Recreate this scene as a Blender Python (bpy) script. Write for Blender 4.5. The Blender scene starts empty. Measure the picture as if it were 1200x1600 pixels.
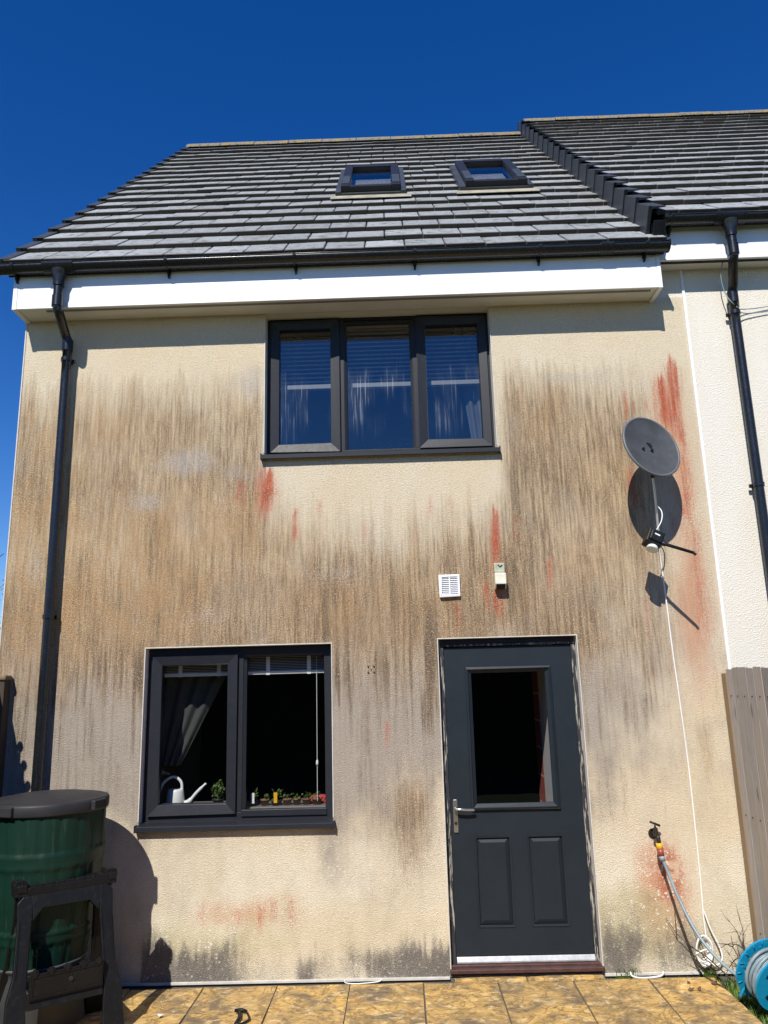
import bpy, bmesh, math, random
import numpy as np
from mathutils import Matrix, Vector
rad = math.radians
rng = random.Random(7)
S = bpy.context.scene
COL = S.collection

# ------------------------------------------------------------------ camera
FPX = 1202.0
PITCH, ROLL, YAW = rad(12.788), rad(-1.527), rad(-0.911)
CAM = Vector((0, -5.46, 1.82))
_f = Vector((math.sin(YAW)*math.cos(PITCH), math.cos(YAW)*math.cos(PITCH), math.sin(PITCH)))
_r = Vector((math.cos(YAW), -math.sin(YAW), 0)); _u = _r.cross(_f)
RT = math.cos(ROLL)*_r + math.sin(ROLL)*_u
UP = -math.sin(ROLL)*_r + math.cos(ROLL)*_u
cam = bpy.data.cameras.new('camera'); camo = bpy.data.objects.new('camera', cam); COL.objects.link(camo)
cam.sensor_fit = 'VERTICAL'; cam.sensor_height = 36; cam.lens = 36*FPX/1600
cam.clip_start = .05; cam.clip_end = 3000
camo.matrix_world = Matrix(((RT.x, UP.x, -_f.x, CAM.x), (RT.y, UP.y, -_f.y, CAM.y), (RT.z, UP.z, -_f.z, CAM.z), (0, 0, 0, 1)))
S.camera = camo
def at(px, py, y=0.0):
    """world point on the vertical plane at depth y under a photograph pixel"""
    d = _f + RT*((px-600)/FPX) + UP*((800-py)/FPX)
    return CAM + d*((y-CAM.y)/d.y)

# ------------------------------------------------------------------ world, sun, exposure
SUN = Vector((.29, 1.0, -1.035)).normalized()          # direction the light travels
w = bpy.data.worlds.new('World'); S.world = w; w.use_nodes = True
nt = w.node_tree; bg = nt.nodes['Background']
sky = nt.nodes.new('ShaderNodeTexSky'); sky.sky_type = 'NISHITA'; sky.sun_disc = False
sky.sun_elevation = math.asin(-SUN.z); sky.sun_rotation = math.atan2(-SUN.x, -SUN.y)
sky.altitude = 600; sky.air_density = 1.0; sky.dust_density = 0.05; sky.ozone_density = 4.0
hsv = nt.nodes.new('ShaderNodeHueSaturation'); hsv.inputs['Hue'].default_value = .515; hsv.inputs['Saturation'].default_value = 1.34
nt.links.new(sky.outputs[0], hsv.inputs['Color']); nt.links.new(hsv.outputs[0], bg.inputs[0])
bg.inputs[1].default_value = 0.112
sl = bpy.data.lights.new('sun', 'SUN'); sl.energy = 5.0; sl.angle = rad(.53); sl.color = (1, .955, .88)
so = bpy.data.objects.new('sun', sl); COL.objects.link(so); so.location = (-3, -12, 14)
so.rotation_euler = SUN.to_track_quat('-Z', 'Y').to_euler()
S.view_settings.view_transform = 'Standard'; S.view_settings.look = 'None'
S.view_settings.exposure = 0.22; S.view_settings.gamma = 1
S.render.engine = 'CYCLES'

# ------------------------------------------------------------------ node helpers
class NB:
    def __init__(self, name):
        self.m = bpy.data.materials.new(name); self.m.use_nodes = True
        self.t = self.m.node_tree; self.n = self.t.nodes
        self.p = self.n['Principled BSDF']; self.out = self.n['Material Output']
    def new(self, kind, **kw):
        o = self.n.new('ShaderNode'+kind)
        for k, v in kw.items(): setattr(o, k, v)
        return o
    def link(self, a, b): self.t.links.new(a, b)
    def put(self, sock, v):
        if isinstance(v, bpy.types.NodeSocket): self.link(v, sock)
        elif isinstance(v, (tuple, list)) and len(v) == 3 and sock.type == 'RGBA': sock.default_value = (*v, 1)
        else: sock.default_value = v
    def math(self, op, a, b=None, c=None, clamp=False):
        o = self.new('Math', operation=op, use_clamp=clamp)
        for i, v in enumerate((a, b, c)):
            if v is not None: self.put(o.inputs[i], v)
        return o.outputs[0]
    def mix(self, fac, a, b, mode='MIX'):
        o = self.new('Mix', data_type='RGBA', blend_type=mode); o.clamp_factor = True
        self.put(o.inputs[0], fac); self.put(o.inputs[6], a); self.put(o.inputs[7], b); return o.outputs[2]
    def ramp(self, v, lo, hi, smooth=True):
        o = self.new('MapRange', interpolation_type='SMOOTHSTEP' if smooth else 'LINEAR')
        self.put(o.inputs[0], v); self.put(o.inputs[1], lo); self.put(o.inputs[2], hi); return o.outputs[0]
    def coord(self, kind='Object'): return self.new('TexCoord').outputs[kind]
    def mapping(self, v, scale=(1, 1, 1), loc=(0, 0, 0), rot=(0, 0, 0)):
        o = self.new('Mapping'); self.link(v, o.inputs[0])
        o.inputs['Scale'].default_value = scale; self.put(o.inputs['Location'], loc); o.inputs['Rotation'].default_value = rot
        return o.outputs[0]
    def noise(self, v, scale=5, detail=4, rough=.55, dist=0, col=False):
        o = self.new('TexNoise'); self.link(v, o.inputs['Vector'])
        o.inputs['Scale'].default_value = scale; o.inputs['Detail'].default_value = detail
        o.inputs['Roughness'].default_value = rough; o.inputs['Distortion'].default_value = dist
        return o.outputs[1 if col else 0]
    def voro(self, v, scale=20, feat='F1'):
        o = self.new('TexVoronoi', feature=feat); self.link(v, o.inputs['Vector']); o.inputs['Scale'].default_value = scale
        return o.outputs[0]
    def bump(self, h, strength=.3, dist=.01, normal=None):
        o = self.new('Bump'); o.inputs['Strength'].default_value = strength; o.inputs['Distance'].default_value = dist
        self.link(h, o.inputs['Height'])
        if normal: self.link(normal, o.inputs['Normal'])
        self.link(o.outputs[0], self.p.inputs['Normal']); return o.outputs[0]
    def col(self, v): self.put(self.p.inputs['Base Color'], v)
    def rough(self, v): self.put(self.p.inputs['Roughness'], v)
    def attr(self, name):
        o = self.new('Attribute', attribute_name=name); s = self.new('SeparateColor'); self.link(o.outputs['Color'], s.inputs[0])
        return s.outputs
    def rand(self): return self.new('ObjectInfo').outputs['Random']

MAT = {}
def plain(name, col, rough=.5, metal=0., var=.12, nscale=6, bump=0., bscale=80, spec=None, dust=0., dustcol=(.4, .37, .32)):
    """painted / plastic / metal surface with mild mottling, scuffs and optional dust"""
    b = NB(name); c = b.coord()
    n = b.noise(c, nscale, 5, .6); n2 = b.noise(c, nscale*7, 3, .6)
    k = b.math('ADD', b.math('MULTIPLY', b.ramp(n, .3, .7), var), 1-var*.5)
    colr = b.mix(1.0, col, b.new('CombineColor').outputs[0], 'MULTIPLY')
    cc = [x for x in b.n if x.bl_idname == 'ShaderNodeCombineColor'][0]
    for i in range(3): b.link(k, cc.inputs[i])
    if dust:
        colr = b.mix(b.math('MULTIPLY', b.ramp(n2, .52, .8), dust), colr, dustcol)
    b.col(colr)
    b.rough(b.math('ADD', rough-.08, b.math('MULTIPLY', n2, .16)))
    b.p.inputs['Metallic'].default_value = metal
    if spec is not None: b.p.inputs['Specular IOR Level'].default_value = spec
    if bump: b.bump(b.noise(c, bscale, 4, .6), bump, .003)
    MAT[name] = b.m; return b.m

plain('anthracite', (.016, .018, .0235), .45, bump=.12, bscale=160, dust=.05, dustcol=(.08, .08, .08), spec=.3)
plain('door_paint', (.0115, .0175, .0240), .5, bump=.05, bscale=40, var=.15, dust=.05, dustcol=(.05, .05, .05), spec=.3)
plain('black_pvc', (.009, .010, .012), .27, var=.3, dust=.14, dustcol=(.05, .05, .05), spec=.55)
plain('verge_plastic', (.040, .047, .056), .45, var=.4, dust=.25, dustcol=(.09, .1, .105), spec=.5)
plain('white_upvc', (.80, .81, .82), .3, var=.05)
plain('soffit_white', (.72, .70, .65), .5, var=.08)
plain('white_cable', (.75, .75, .72), .45, var=.1, dust=.2)
plain('bead_white', (.55, .53, .48), .5, var=.2, nscale=12, dust=.35, dustcol=(.25, .22, .17))
plain('dark_slot', (.02, .018, .016), .8)
plain('dish_grey', (.060, .064, .070), .55, var=.35, nscale=9, dust=.35, dustcol=(.025, .025, .028), spec=.3)
plain('dish_rim', (.11, .115, .12), .5, var=.3)
plain('black_plastic', (.0065, .007, .0076), .46, var=.3, bump=.3, bscale=120, dust=.35, dustcol=(.03, .03, .03), spec=.32)
plain('butt_lid', (.028, .028, .031), .5, var=.25, bump=.15, bscale=90, dust=.3, dustcol=(.035, .035, .034), spec=.25)
plain('chrome', (.55, .53, .48), .25, metal=.9, var=.2)
plain('threshold_metal', (.62, .62, .62), .35, metal=.6, var=.3, nscale=20)
plain('purple_sill', (.065, .028, .024), .45, var=.5, nscale=14, dust=.25, dustcol=(.2, .15, .12))
plain('brass_dark', (.035, .03, .022), .45, metal=.5)
plain('yellow_plastic', (.75, .40, .02), .4)
plain('red_plastic', (.30, .06, .06), .4)
plain('grey_plastic', (.25, .29, .31), .4)
plain('hose_grey', (.20, .27, .30), .42, var=.25, nscale=20)
plain('reel_blue', (.004, .25, .46), .32, var=.12, dust=.12)
plain('old_white', (.72, .68, .55), .5, var=.2, nscale=14, dust=.3)
plain('sensor_green', (.36, .37, .26), .5, var=.3, nscale=30, dust=.4, dustcol=(.12, .12, .08))
plain('can_white', (.72, .75, .72), .35, var=.06)
plain('pot_terracotta', (.20, .11, .07), .7, var=.3)
plain('pot_black', (.02, .02, .02), .5)
plain('soil', (.05, .03, .02), .9, var=.5, nscale=40)
plain('fabric_grey', (.045, .052, .05), .85, var=.25, nscale=10)
plain('fabric_pale', (.06, .075, .085), .85, var=.15, nscale=10)
plain('fabric_red', (.45, .06, .05), .8)
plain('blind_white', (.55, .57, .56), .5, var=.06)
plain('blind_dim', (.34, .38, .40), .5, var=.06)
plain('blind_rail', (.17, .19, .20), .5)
plain('sill_dim', (.16, .15, .14), .6)
plain('room_dark', (.10, .095, .09), .9, var=.2)
plain('room_white', (.62, .61, .58), .8, var=.08)
plain('frosted_lead', (.36, .33, .25), .5, var=.5, nscale=8)
plain('dead_leaf', (.10, .05, .025), .8, var=.6, nscale=60)
plain('twig', (.055, .042, .034), .85, var=.5, nscale=40)
plain('stand_grey', (.05, .052, .055), .6, var=.3)

plain('tile_edge_shade', (.015, .013, .010), .9, var=.5, nscale=30)  # shade of the downslope tile edges, put into the colour
def mat_peel():
    b = NB('peeling_paint'); c = b.coord()
    st = b.noise(b.mapping(c, (55, 55, 5)), 1, 6, .65, .4)
    st2 = b.noise(b.mapping(c, (160, 160, 9)), 1, 4, .6)
    e = b.math('ADD', b.math('MULTIPLY', st, .65), b.math('MULTIPLY', st2, .35))
    f = b.ramp(e, .505, .56)
    base = b.mix(b.ramp(e, .40, .5), (.03, .032, .036), (.012, .013, .015))
    b.col(b.mix(f, base, (.34, .32, .28))); b.rough(.6)
    b.bump(e, .5, .004); MAT['peeling_paint'] = b.m
mat_peel()

def mat_render():
    """roughcast wall with algae, rain streaks and mould; masks come as mesh attributes"""
    b = NB('roughcast_render'); c = b.coord()
    brown, red, mould = b.attr('stain_a')[:3]
    grey, ochre, bloom = b.attr('stain_b')[:3]
    dark, lich, pink = b.attr('stain_c')[:3]
    grain = b.ramp(b.math('ADD', b.math('MULTIPLY', b.noise(c, 135, 2, .85), .72), b.math('MULTIPLY', b.noise(c, 64, 3, .7), .28)), .36, .64, False); grain2 = b.voro(c, 120)
    spots = b.attr('stain_d')[0]
    gr = b.math('ADD', b.math('MULTIPLY', b.noise(c, 190, 3, .8), .9), b.math('MULTIPLY', b.voro(c, 150), .45))
    big = b.noise(c, 1.3, 4, .6); mid = b.noise(b.mapping(c, (1, 1, .6)), 7, 5, .65)
    stv = b.math('ADD', b.math('MULTIPLY', b.noise(b.mapping(c, (1, 1, .07)), 62, 5, .72, .25), .78), b.math('MULTIPLY', b.noise(c, 75, 4, .75), .22))
    stf = b.math('ADD', b.math('MULTIPLY', b.noise(b.mapping(c, (1, 1, .13)), 120, 4, .7), .7), b.math('MULTIPLY', b.noise(c, 95, 4, .75), .3))
    colr = b.mix(b.ramp(big, .3, .7), (.70, .585, .405), (.71, .625, .470))
    colr = b.mix(b.math('MULTIPLY', b.ramp(mid, .45, .75), .3), colr, (.62, .49, .34))
    colr = b.mix(b.math('MULTIPLY', spots, .8), colr, (.79, .735, .585))
    def cover(mask, amt_grain, extra=None, lo=.1, hi=.9, ex=.9):
        # staining settles in the grain: mask decides how many grains are taken
        v = b.math('ADD', mask, b.math('MULTIPLY', b.math('SUBTRACT', grain, .5), amt_grain))
        if extra is not None: v = b.math('ADD', v, b.math('MULTIPLY', b.math('SUBTRACT', extra, .5), ex))
        gate = b.ramp(mask, .0, .12)
        return b.math('MULTIPLY', b.ramp(v, lo, hi), gate)
    colr = b.mix(b.math('MULTIPLY', cover(grey, .45, mid, .1, .95), .9), colr, (.350, .305, .258))
    colr = b.mix(b.math('MULTIPLY', cover(pink, 1.0, stf, .15, 1.0, 1.2), .72), colr, (.58, .26, .13))
    bc = b.mix(b.ramp(stv, .37, .61), (.190, .120, .066), (.500, .350, .192))
    pt = b.noise(b.mapping(c, (1, 1, .8)), 3.0, 6, .66, .5)
    bc = b.mix(b.math('MULTIPLY', b.ramp(pt, .50, .66), .5), bc, (.290, .230, .172))
    bc = b.mix(b.math('MULTIPLY', b.ramp(pt, .46, .33), .6), bc, (.50, .345, .185))
    bc = b.mix(b.math('MULTIPLY', b.math('MULTIPLY', b.ramp(ochre, .1, .9), b.ramp(mid, .3, .6)), .8), bc, (.46, .275, .115))
    colr = b.mix(b.math('MULTIPLY', cover(brown, .55, stv, .06, .92, -.75), .95), colr, bc)
    colr = b.mix(b.math('MULTIPLY', cover(dark, .8, stf, .18, .88, 1.5), .85), colr, (.115, .080, .052))
    colr = b.mix(b.math('MULTIPLY', cover(lich, .55, mid, .2, .95), .6), colr, (.50, .44, .24))
    colr = b.mix(b.math('MULTIPLY', cover(bloom, .4, mid, .2, .9), .6), colr, (.44, .41, .38))
    rc = b.mix(b.ramp(stf, .38, .62), (.26, .045, .022), (.60, .115, .045))
    colr = b.mix(b.math('MULTIPLY', cover(red, 1.0, stf, .12, .80, 1.3), .92), colr, rc)
    colr = b.mix(b.math('MULTIPLY', cover(mould, .75, mid, .22, .95), .88), colr, (.085, .082, .085))
    # grit: pale and dark stones of the dash
    colr = b.mix(b.math('MULTIPLY', b.ramp(grain, .60, .97), b.math('ADD', .34, b.math('MULTIPLY', brown, .22))), colr, (.86, .74, .56))
    dot = b.ramp(b.voro(c, 38), .34, .22); colr = b.mix(b.math('MULTIPLY', b.math('MULTIPLY', dot, b.ramp(b.noise(c, 16, 3, .6), .40, .60)), spots), colr, (.78, .72, .60))
    colr = b.mix(b.math('MULTIPLY', b.ramp(grain, .44, .04), b.math('ADD', .33, b.math('MULTIPLY', brown, .52))), colr, (.095, .068, .045))
    b.col(colr); b.rough(.9); b.p.inputs['Specular IOR Level'].default_value = .2
    b.bump(gr, 1.0, .0075); MAT['roughcast_render'] = b.m
mat_render()

def mat_render_clean():
    b = NB('clean_render'); c = b.coord()
    grain = b.noise(c, 115, 3, .75); grain2 = b.voro(c, 120)
    big = b.noise(b.mapping(c, (1, 1, .3)), 2.2, 5, .6)
    colr = b.mix(b.ramp(big, .35, .7), (.74, .70, .615), (.70, .64, .53))
    colr = b.mix(b.math('MULTIPLY', b.ramp(grain, .42, .25), .25), colr, (.3, .26, .2))
    b.col(colr); b.rough(.9)
    b.bump(b.math('ADD', b.math('MULTIPLY', grain, .75), b.math('MULTIPLY', grain2, .4)), .9, .008); MAT['clean_render'] = b.m
mat_render_clean()

def mat_tile():
    b = NB('slate_grey_tile'); c = b.coord(); g = b.new('NewGeometry').outputs['Position']; r = b.rand()
    n = b.noise(g, 5, 6, .65); n2 = b.noise(g, 42, 4, .65); n3 = b.noise(b.mapping(g, (1, 1, 1)), 15, 5, .7)
    base = b.mix(r, (.215, .230, .234), (.325, .345, .352))
    base = b.mix(b.math('MULTIPLY', b.ramp(n2, .4, .75), .35), base, (.42, .43, .43))
    base = b.mix(b.math('MULTIPLY', b.ramp(n3, .50, .68), .85), base, (.085, .078, .060))
    base = b.mix(b.math('MULTIPLY', b.ramp(n, .50, .72), .55), base, (.135, .118, .08))
    sx = b.new('SeparateXYZ'); b.link(c, sx.inputs[0])
    # edge shade painted into the colour of each tile's tail, mixed with moss
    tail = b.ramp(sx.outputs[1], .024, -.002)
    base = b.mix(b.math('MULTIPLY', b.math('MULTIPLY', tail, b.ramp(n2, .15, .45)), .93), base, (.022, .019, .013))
    base = b.mix(b.ramp(sx.outputs[1], .0062, .0035), base, (.020, .017, .013))  # front face painted dark all over, as a shaded edge
    edge = b.ramp(b.math('ABSOLUTE', sx.outputs[0]), .133, .1475)
    base = b.mix(b.math('MULTIPLY', edge, b.math('MULTIPLY', b.ramp(n3, .3, .6), .7)), base, (.06, .05, .035))
    b.col(base); b.rough(.62); b.bump(b.math('ADD', n2, n3), .35, .004); MAT['slate_grey_tile'] = b.m
    b = NB('slate_tile_far'); g = b.new('NewGeometry').outputs['Position']; n = b.noise(g, 5, 6, .65); n2 = b.noise(g, 42, 4, .65)
    base = b.mix(b.ramp(b.noise(b.mapping(g, (3.3, .9, .9)), 1.2, 2, .5), .4, .6), (.20, .21, .21), (.30, .315, .32))
    base = b.mix(b.math('MULTIPLY', b.ramp(n, .48, .7), .6), base, (.12, .105, .07)); b.col(base); b.rough(.65); b.bump(n2, .4, .004); MAT['slate_tile_far'] = b.m
    b = NB('ridge_lichen'); g = b.new('NewGeometry').outputs['Position']
    n = b.noise(g, 9, 5, .65); n2 = b.noise(g, 35, 4, .7)
    base = b.mix(b.ramp(n2, .35, .65), (.15, .14, .12), (.27, .25, .2))
    base = b.mix(b.ramp(n, .45, .62), base, (.30, .21, .055))
    base = b.mix(b.ramp(n2, .50, .62), base, (.05, .042, .026))
    b.col(base); b.rough(.85); b.bump(n2, .6, .01); MAT['ridge_lichen'] = b.m
mat_tile()

def mat_glass(name, ior=1.75, drips=0., tint=(1, 1, 1)):
    b = NB(name); c = b.coord()
    tr = b.new('BsdfTransparent'); tr.inputs[0].default_value = (*[.86*t for t in tint], 1)
    gl = b.new('BsdfGlossy'); gl.inputs['Roughness'].default_value = .01
    lw_ = b.new('LayerWeight'); lw_.inputs[0].default_value = .5; r0 = ((ior-1)/(ior+1))**2
    fres = b.math('ADD', r0, b.math('MULTIPLY', b.math('POWER', lw_.outputs['Facing'], 5.0), 1-r0))
    wob = b.noise(c, 2.2, 2, .4); bp = b.new('Bump'); bp.inputs['Strength'].default_value = .03; bp.inputs['Distance'].default_value = .05
    b.link(wob, bp.inputs['Height']); b.link(bp.outputs[0], gl.inputs['Normal'])
    mx = b.new('MixShader'); b.link(fres, mx.inputs[0]); b.link(tr.outputs[0], mx.inputs[1]); b.link(gl.outputs[0], mx.inputs[2])
    last = mx.outputs[0]
    if drips:
        # dried condensation: thin runs and a faint mist on the glass
        df = b.new('BsdfDiffuse'); df.inputs[0].default_value = (.62, .66, .68, 1)
        run = b.noise(b.mapping(c, (1, 1, .018)), 95, 2, .5, .2)
        sx = b.new('SeparateXYZ'); b.link(c, sx.inputs[0])
        patch = b.noise(b.mapping(c, (1, 1, .35)), 3.2, 3, .6)
        env = b.math('MULTIPLY', b.ramp(sx.outputs[2], 4.27, 4.17), b.ramp(sx.outputs[2], 3.58, 4.02))
        env = b.math('MULTIPLY', env, b.ramp(patch, .42, .62))
        f = b.math('MULTIPLY', b.ramp(run, .575, .615), env)
        mist = b.math('MULTIPLY', b.math('MULTIPLY', env, b.noise(c, 14, 4, .6)), .07)
        dots = b.math('MULTIPLY', b.ramp(b.voro(c, 75), .12, .05), b.math('MULTIPLY', b.ramp(sx.outputs[2], 3.72, 3.58), .5))
        f = b.math('MULTIPLY', b.math('ADD', b.math('ADD', b.math('MULTIPLY', f, .30), mist), dots, clamp=True), drips)
        m2 = b.new('MixShader'); b.link(f, m2.inputs[0]); b.link(last, m2.inputs[1]); b.link(df.outputs[0], m2.inputs[2]); last = m2.outputs[0]
    b.link(last, b.out.inputs[0]); MAT[name] = b.m
mat_glass('glass_low', 1.55)
mat_glass('glass_up', 2.3, 1.0)
mat_glass('glass_roof', 1.6)

def mat_slab():
    b = NB('sandstone_slab'); g = b.new('NewGeometry').outputs['Position']; r = b.rand()
    off = b.new('CombineXYZ'); b.link(b.math('MULTIPLY', r, 37), off.inputs[0]); b.link(b.math('MULTIPLY', r, 91), off.inputs[1])
    v = b.new('VectorMath', operation='ADD'); b.link(g, v.inputs[0]); b.link(off.outputs[0], v.inputs[1]); v = v.outputs[0]
    n = b.noise(v, 4.2, 8, .66, .9); n2 = b.noise(b.mapping(v, (1, 1.5, 1)), 11, 7, .72, 1.0); n3 = b.noise(v, 90, 3, .6); nv = b.noise(v, 3.4, 5, .6, 2.2)
    vein = b.ramp(b.math('ABSOLUTE', b.math('SUBTRACT', nv, .5)), .030, .004)
    base = b.mix(b.ramp(n, .36, .60), (.20, .145, .085), (.62, .385, .115))
    base = b.mix(b.math('MULTIPLY', b.ramp(n2, .50, .66), .85), base, (.80, .60, .30))
    base = b.mix(b.math('MULTIPLY', b.ramp(n2, .47, .33), .75), base, (.115, .090, .062))
    base = b.mix(b.math('MULTIPLY', b.ramp(b.noise(v, 9, 4, .6), .56, .70), .6), base, (.42, .21, .045))
    base = b.mix(b.math('MULTIPLY', b.math('MULTIPLY', vein, b.ramp(n, .4, .6)), .5), base, (.09, .065, .04))
    base = b.mix(b.math('MULTIPLY', r, .25), base, (.22, .165, .10))
    b.col(base); b.put(b.p.inputs['Roughness'], b.math('ADD', .40, b.math('MULTIPLY', n2, .4)))
    b.bump(b.math('ADD', b.math('SUBTRACT', b.math('MULTIPLY', n, 1.0), b.math('MULTIPLY', vein, .25)), b.math('ADD', b.math('MULTIPLY', n2, .5), b.math('MULTIPLY', n3, .1))), .8, .02); MAT['sandstone_slab'] = b.m
    b = NB('joint_grout'); g = b.coord(); n = b.noise(g, 60, 4, .7)
    b.col(b.mix(n, (.05, .045, .035), (.16, .14, .11))); b.rough(.95); b.bump(n, .6, .01); MAT['joint_grout'] = b.m
    b = NB('garden_ground'); g = b.coord(); n = b.noise(g, 30, 5, .7); n2 = b.noise(g, .8, 4, .6)
    b.col(b.mix(b.ramp(n2, .35, .65), b.mix(n, (.04, .06, .018), (.08, .11, .03)), b.mix(n, (.05, .06, .025), (.11, .10, .045))))
    b.rough(.95); b.bump(n, .8, .03); MAT['garden_ground'] = b.m
mat_slab()

def mat_wood(name, a, bb, c2):
    b = NB(name); c = b.coord(); r = b.rand()
    off = b.new('CombineXYZ'); b.link(b.math('MULTIPLY', r, 53), off.inputs[0]); b.link(b.math('MULTIPLY', r, 19), off.inputs[1])
    v = b.new('VectorMath', operation='ADD'); b.link(c, v.inputs[0]); b.link(off.outputs[0], v.inputs[1]); v = v.outputs[0]
    gr = b.noise(b.mapping(v, (70, 70, 2.2)), 1, 6, .65, .7); fine = b.noise(b.mapping(v, (230, 230, 6)), 1, 3, .6)
    big = b.noise(b.mapping(v, (3, 3, 1.2)), 1, 3, .5)
    col = b.mix(gr, a, bb); col = b.mix(b.math('MULTIPLY', b.ramp(fine, .55, .7), .5), col, (.06, .05, .045))
    col = b.mix(b.math('MULTIPLY', b.ramp(big, .45, .7), .6), col, c2)
    kn = b.voro(b.mapping(v, (9, 9, 2.2)), 1); col = b.mix(b.math('MULTIPLY', b.ramp(kn, .14, .05), .6), col, (.07, .045, .03))
    tone = b.math('ADD', .78, b.math('MULTIPLY', r, .42)); cc = b.new('CombineColor')
    for i in range(3): b.link(tone, cc.inputs[i])
    b.col(b.mix(1.0, col, cc.outputs[0], 'MULTIPLY')); b.rough(.82); b.bump(b.math('ADD', gr, b.math('MULTIPLY', fine, .5)), .5, .004); MAT[name] = b.m
mat_wood('weathered_wood', (.22, .20, .175), (.50, .46, .41), (.42, .35, .26))
mat_wood('shaded_wood', (.025, .018, .012), (.06, .045, .03), (.04, .03, .02))  # left fence wood with its shade put into the colour
mat_wood('brown_wood', (.17, .115, .06), (.30, .215, .12), (.24, .17, .1))

def mat_butt():
    b = NB('butt_green'); c = b.coord(); n = b.noise(c, 8, 5, .6); n2 = b.noise(b.mapping(c, (1, 1, .08)), 60, 4, .6)
    col = b.mix(n, (.003, .020, .013), (.005, .030, .020))
    col = b.mix(b.math('MULTIPLY', b.ramp(n2, .55, .75), .4), col, (.05, .06, .045))
    b.col(col); b.rough(.5); b.p.inputs['Specular IOR Level'].default_value = .25; b.bump(n2, .12, .004); MAT['butt_green'] = b.m
    b = NB('leaf_green'); r = b.rand(); n = b.noise(b.coord(), 12, 3)
    b.col(b.mix(n, (.035, .075, .012), (.10, .16, .03))); b.rough(.6); MAT['leaf_green'] = b.m
    b = NB('grass_blade'); n = b.noise(b.coord(), 9, 3)
    b.col(b.mix(n, (.06, .13, .015), (.16, .24, .04))); b.rough(.6); MAT['grass_blade'] = b.m
    b = NB('hedge_green'); n = b.noise(b.coord(), 9, 5, .7)
    b.col(b.mix(n, (.02, .035, .01), (.06, .09, .02))); b.rough(.8); MAT['hedge_green'] = b.m
    b = NB('brick_pier'); br = b.new('TexBrick'); v = b.mapping(b.coord(), (1, 1, 1), rot=(0, rad(90), rad(90)))
    mp = b.new('Mapping'); b.link(b.coord(), mp.inputs[0]); mp.inputs['Rotation'].default_value = (rad(90), 0, rad(90))
    b.link(mp.outputs[0], br.inputs['Vector']); br.inputs['Color1'].default_value = (.42, .10, .07, 1); br.inputs['Color2'].default_value = (.34, .07, .05, 1)
    br.inputs['Mortar'].default_value = (.55, .45, .4, 1); br.inputs['Scale'].default_value = 4.4; br.inputs['Mortar Size'].default_value = .03
    br.inputs['Brick Width'].default_value = .9; br.inputs['Row Height'].default_value = .32
    b.col(br.outputs[0]); b.rough(.85); MAT['brick_pier'] = b.m
mat_butt()

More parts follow.
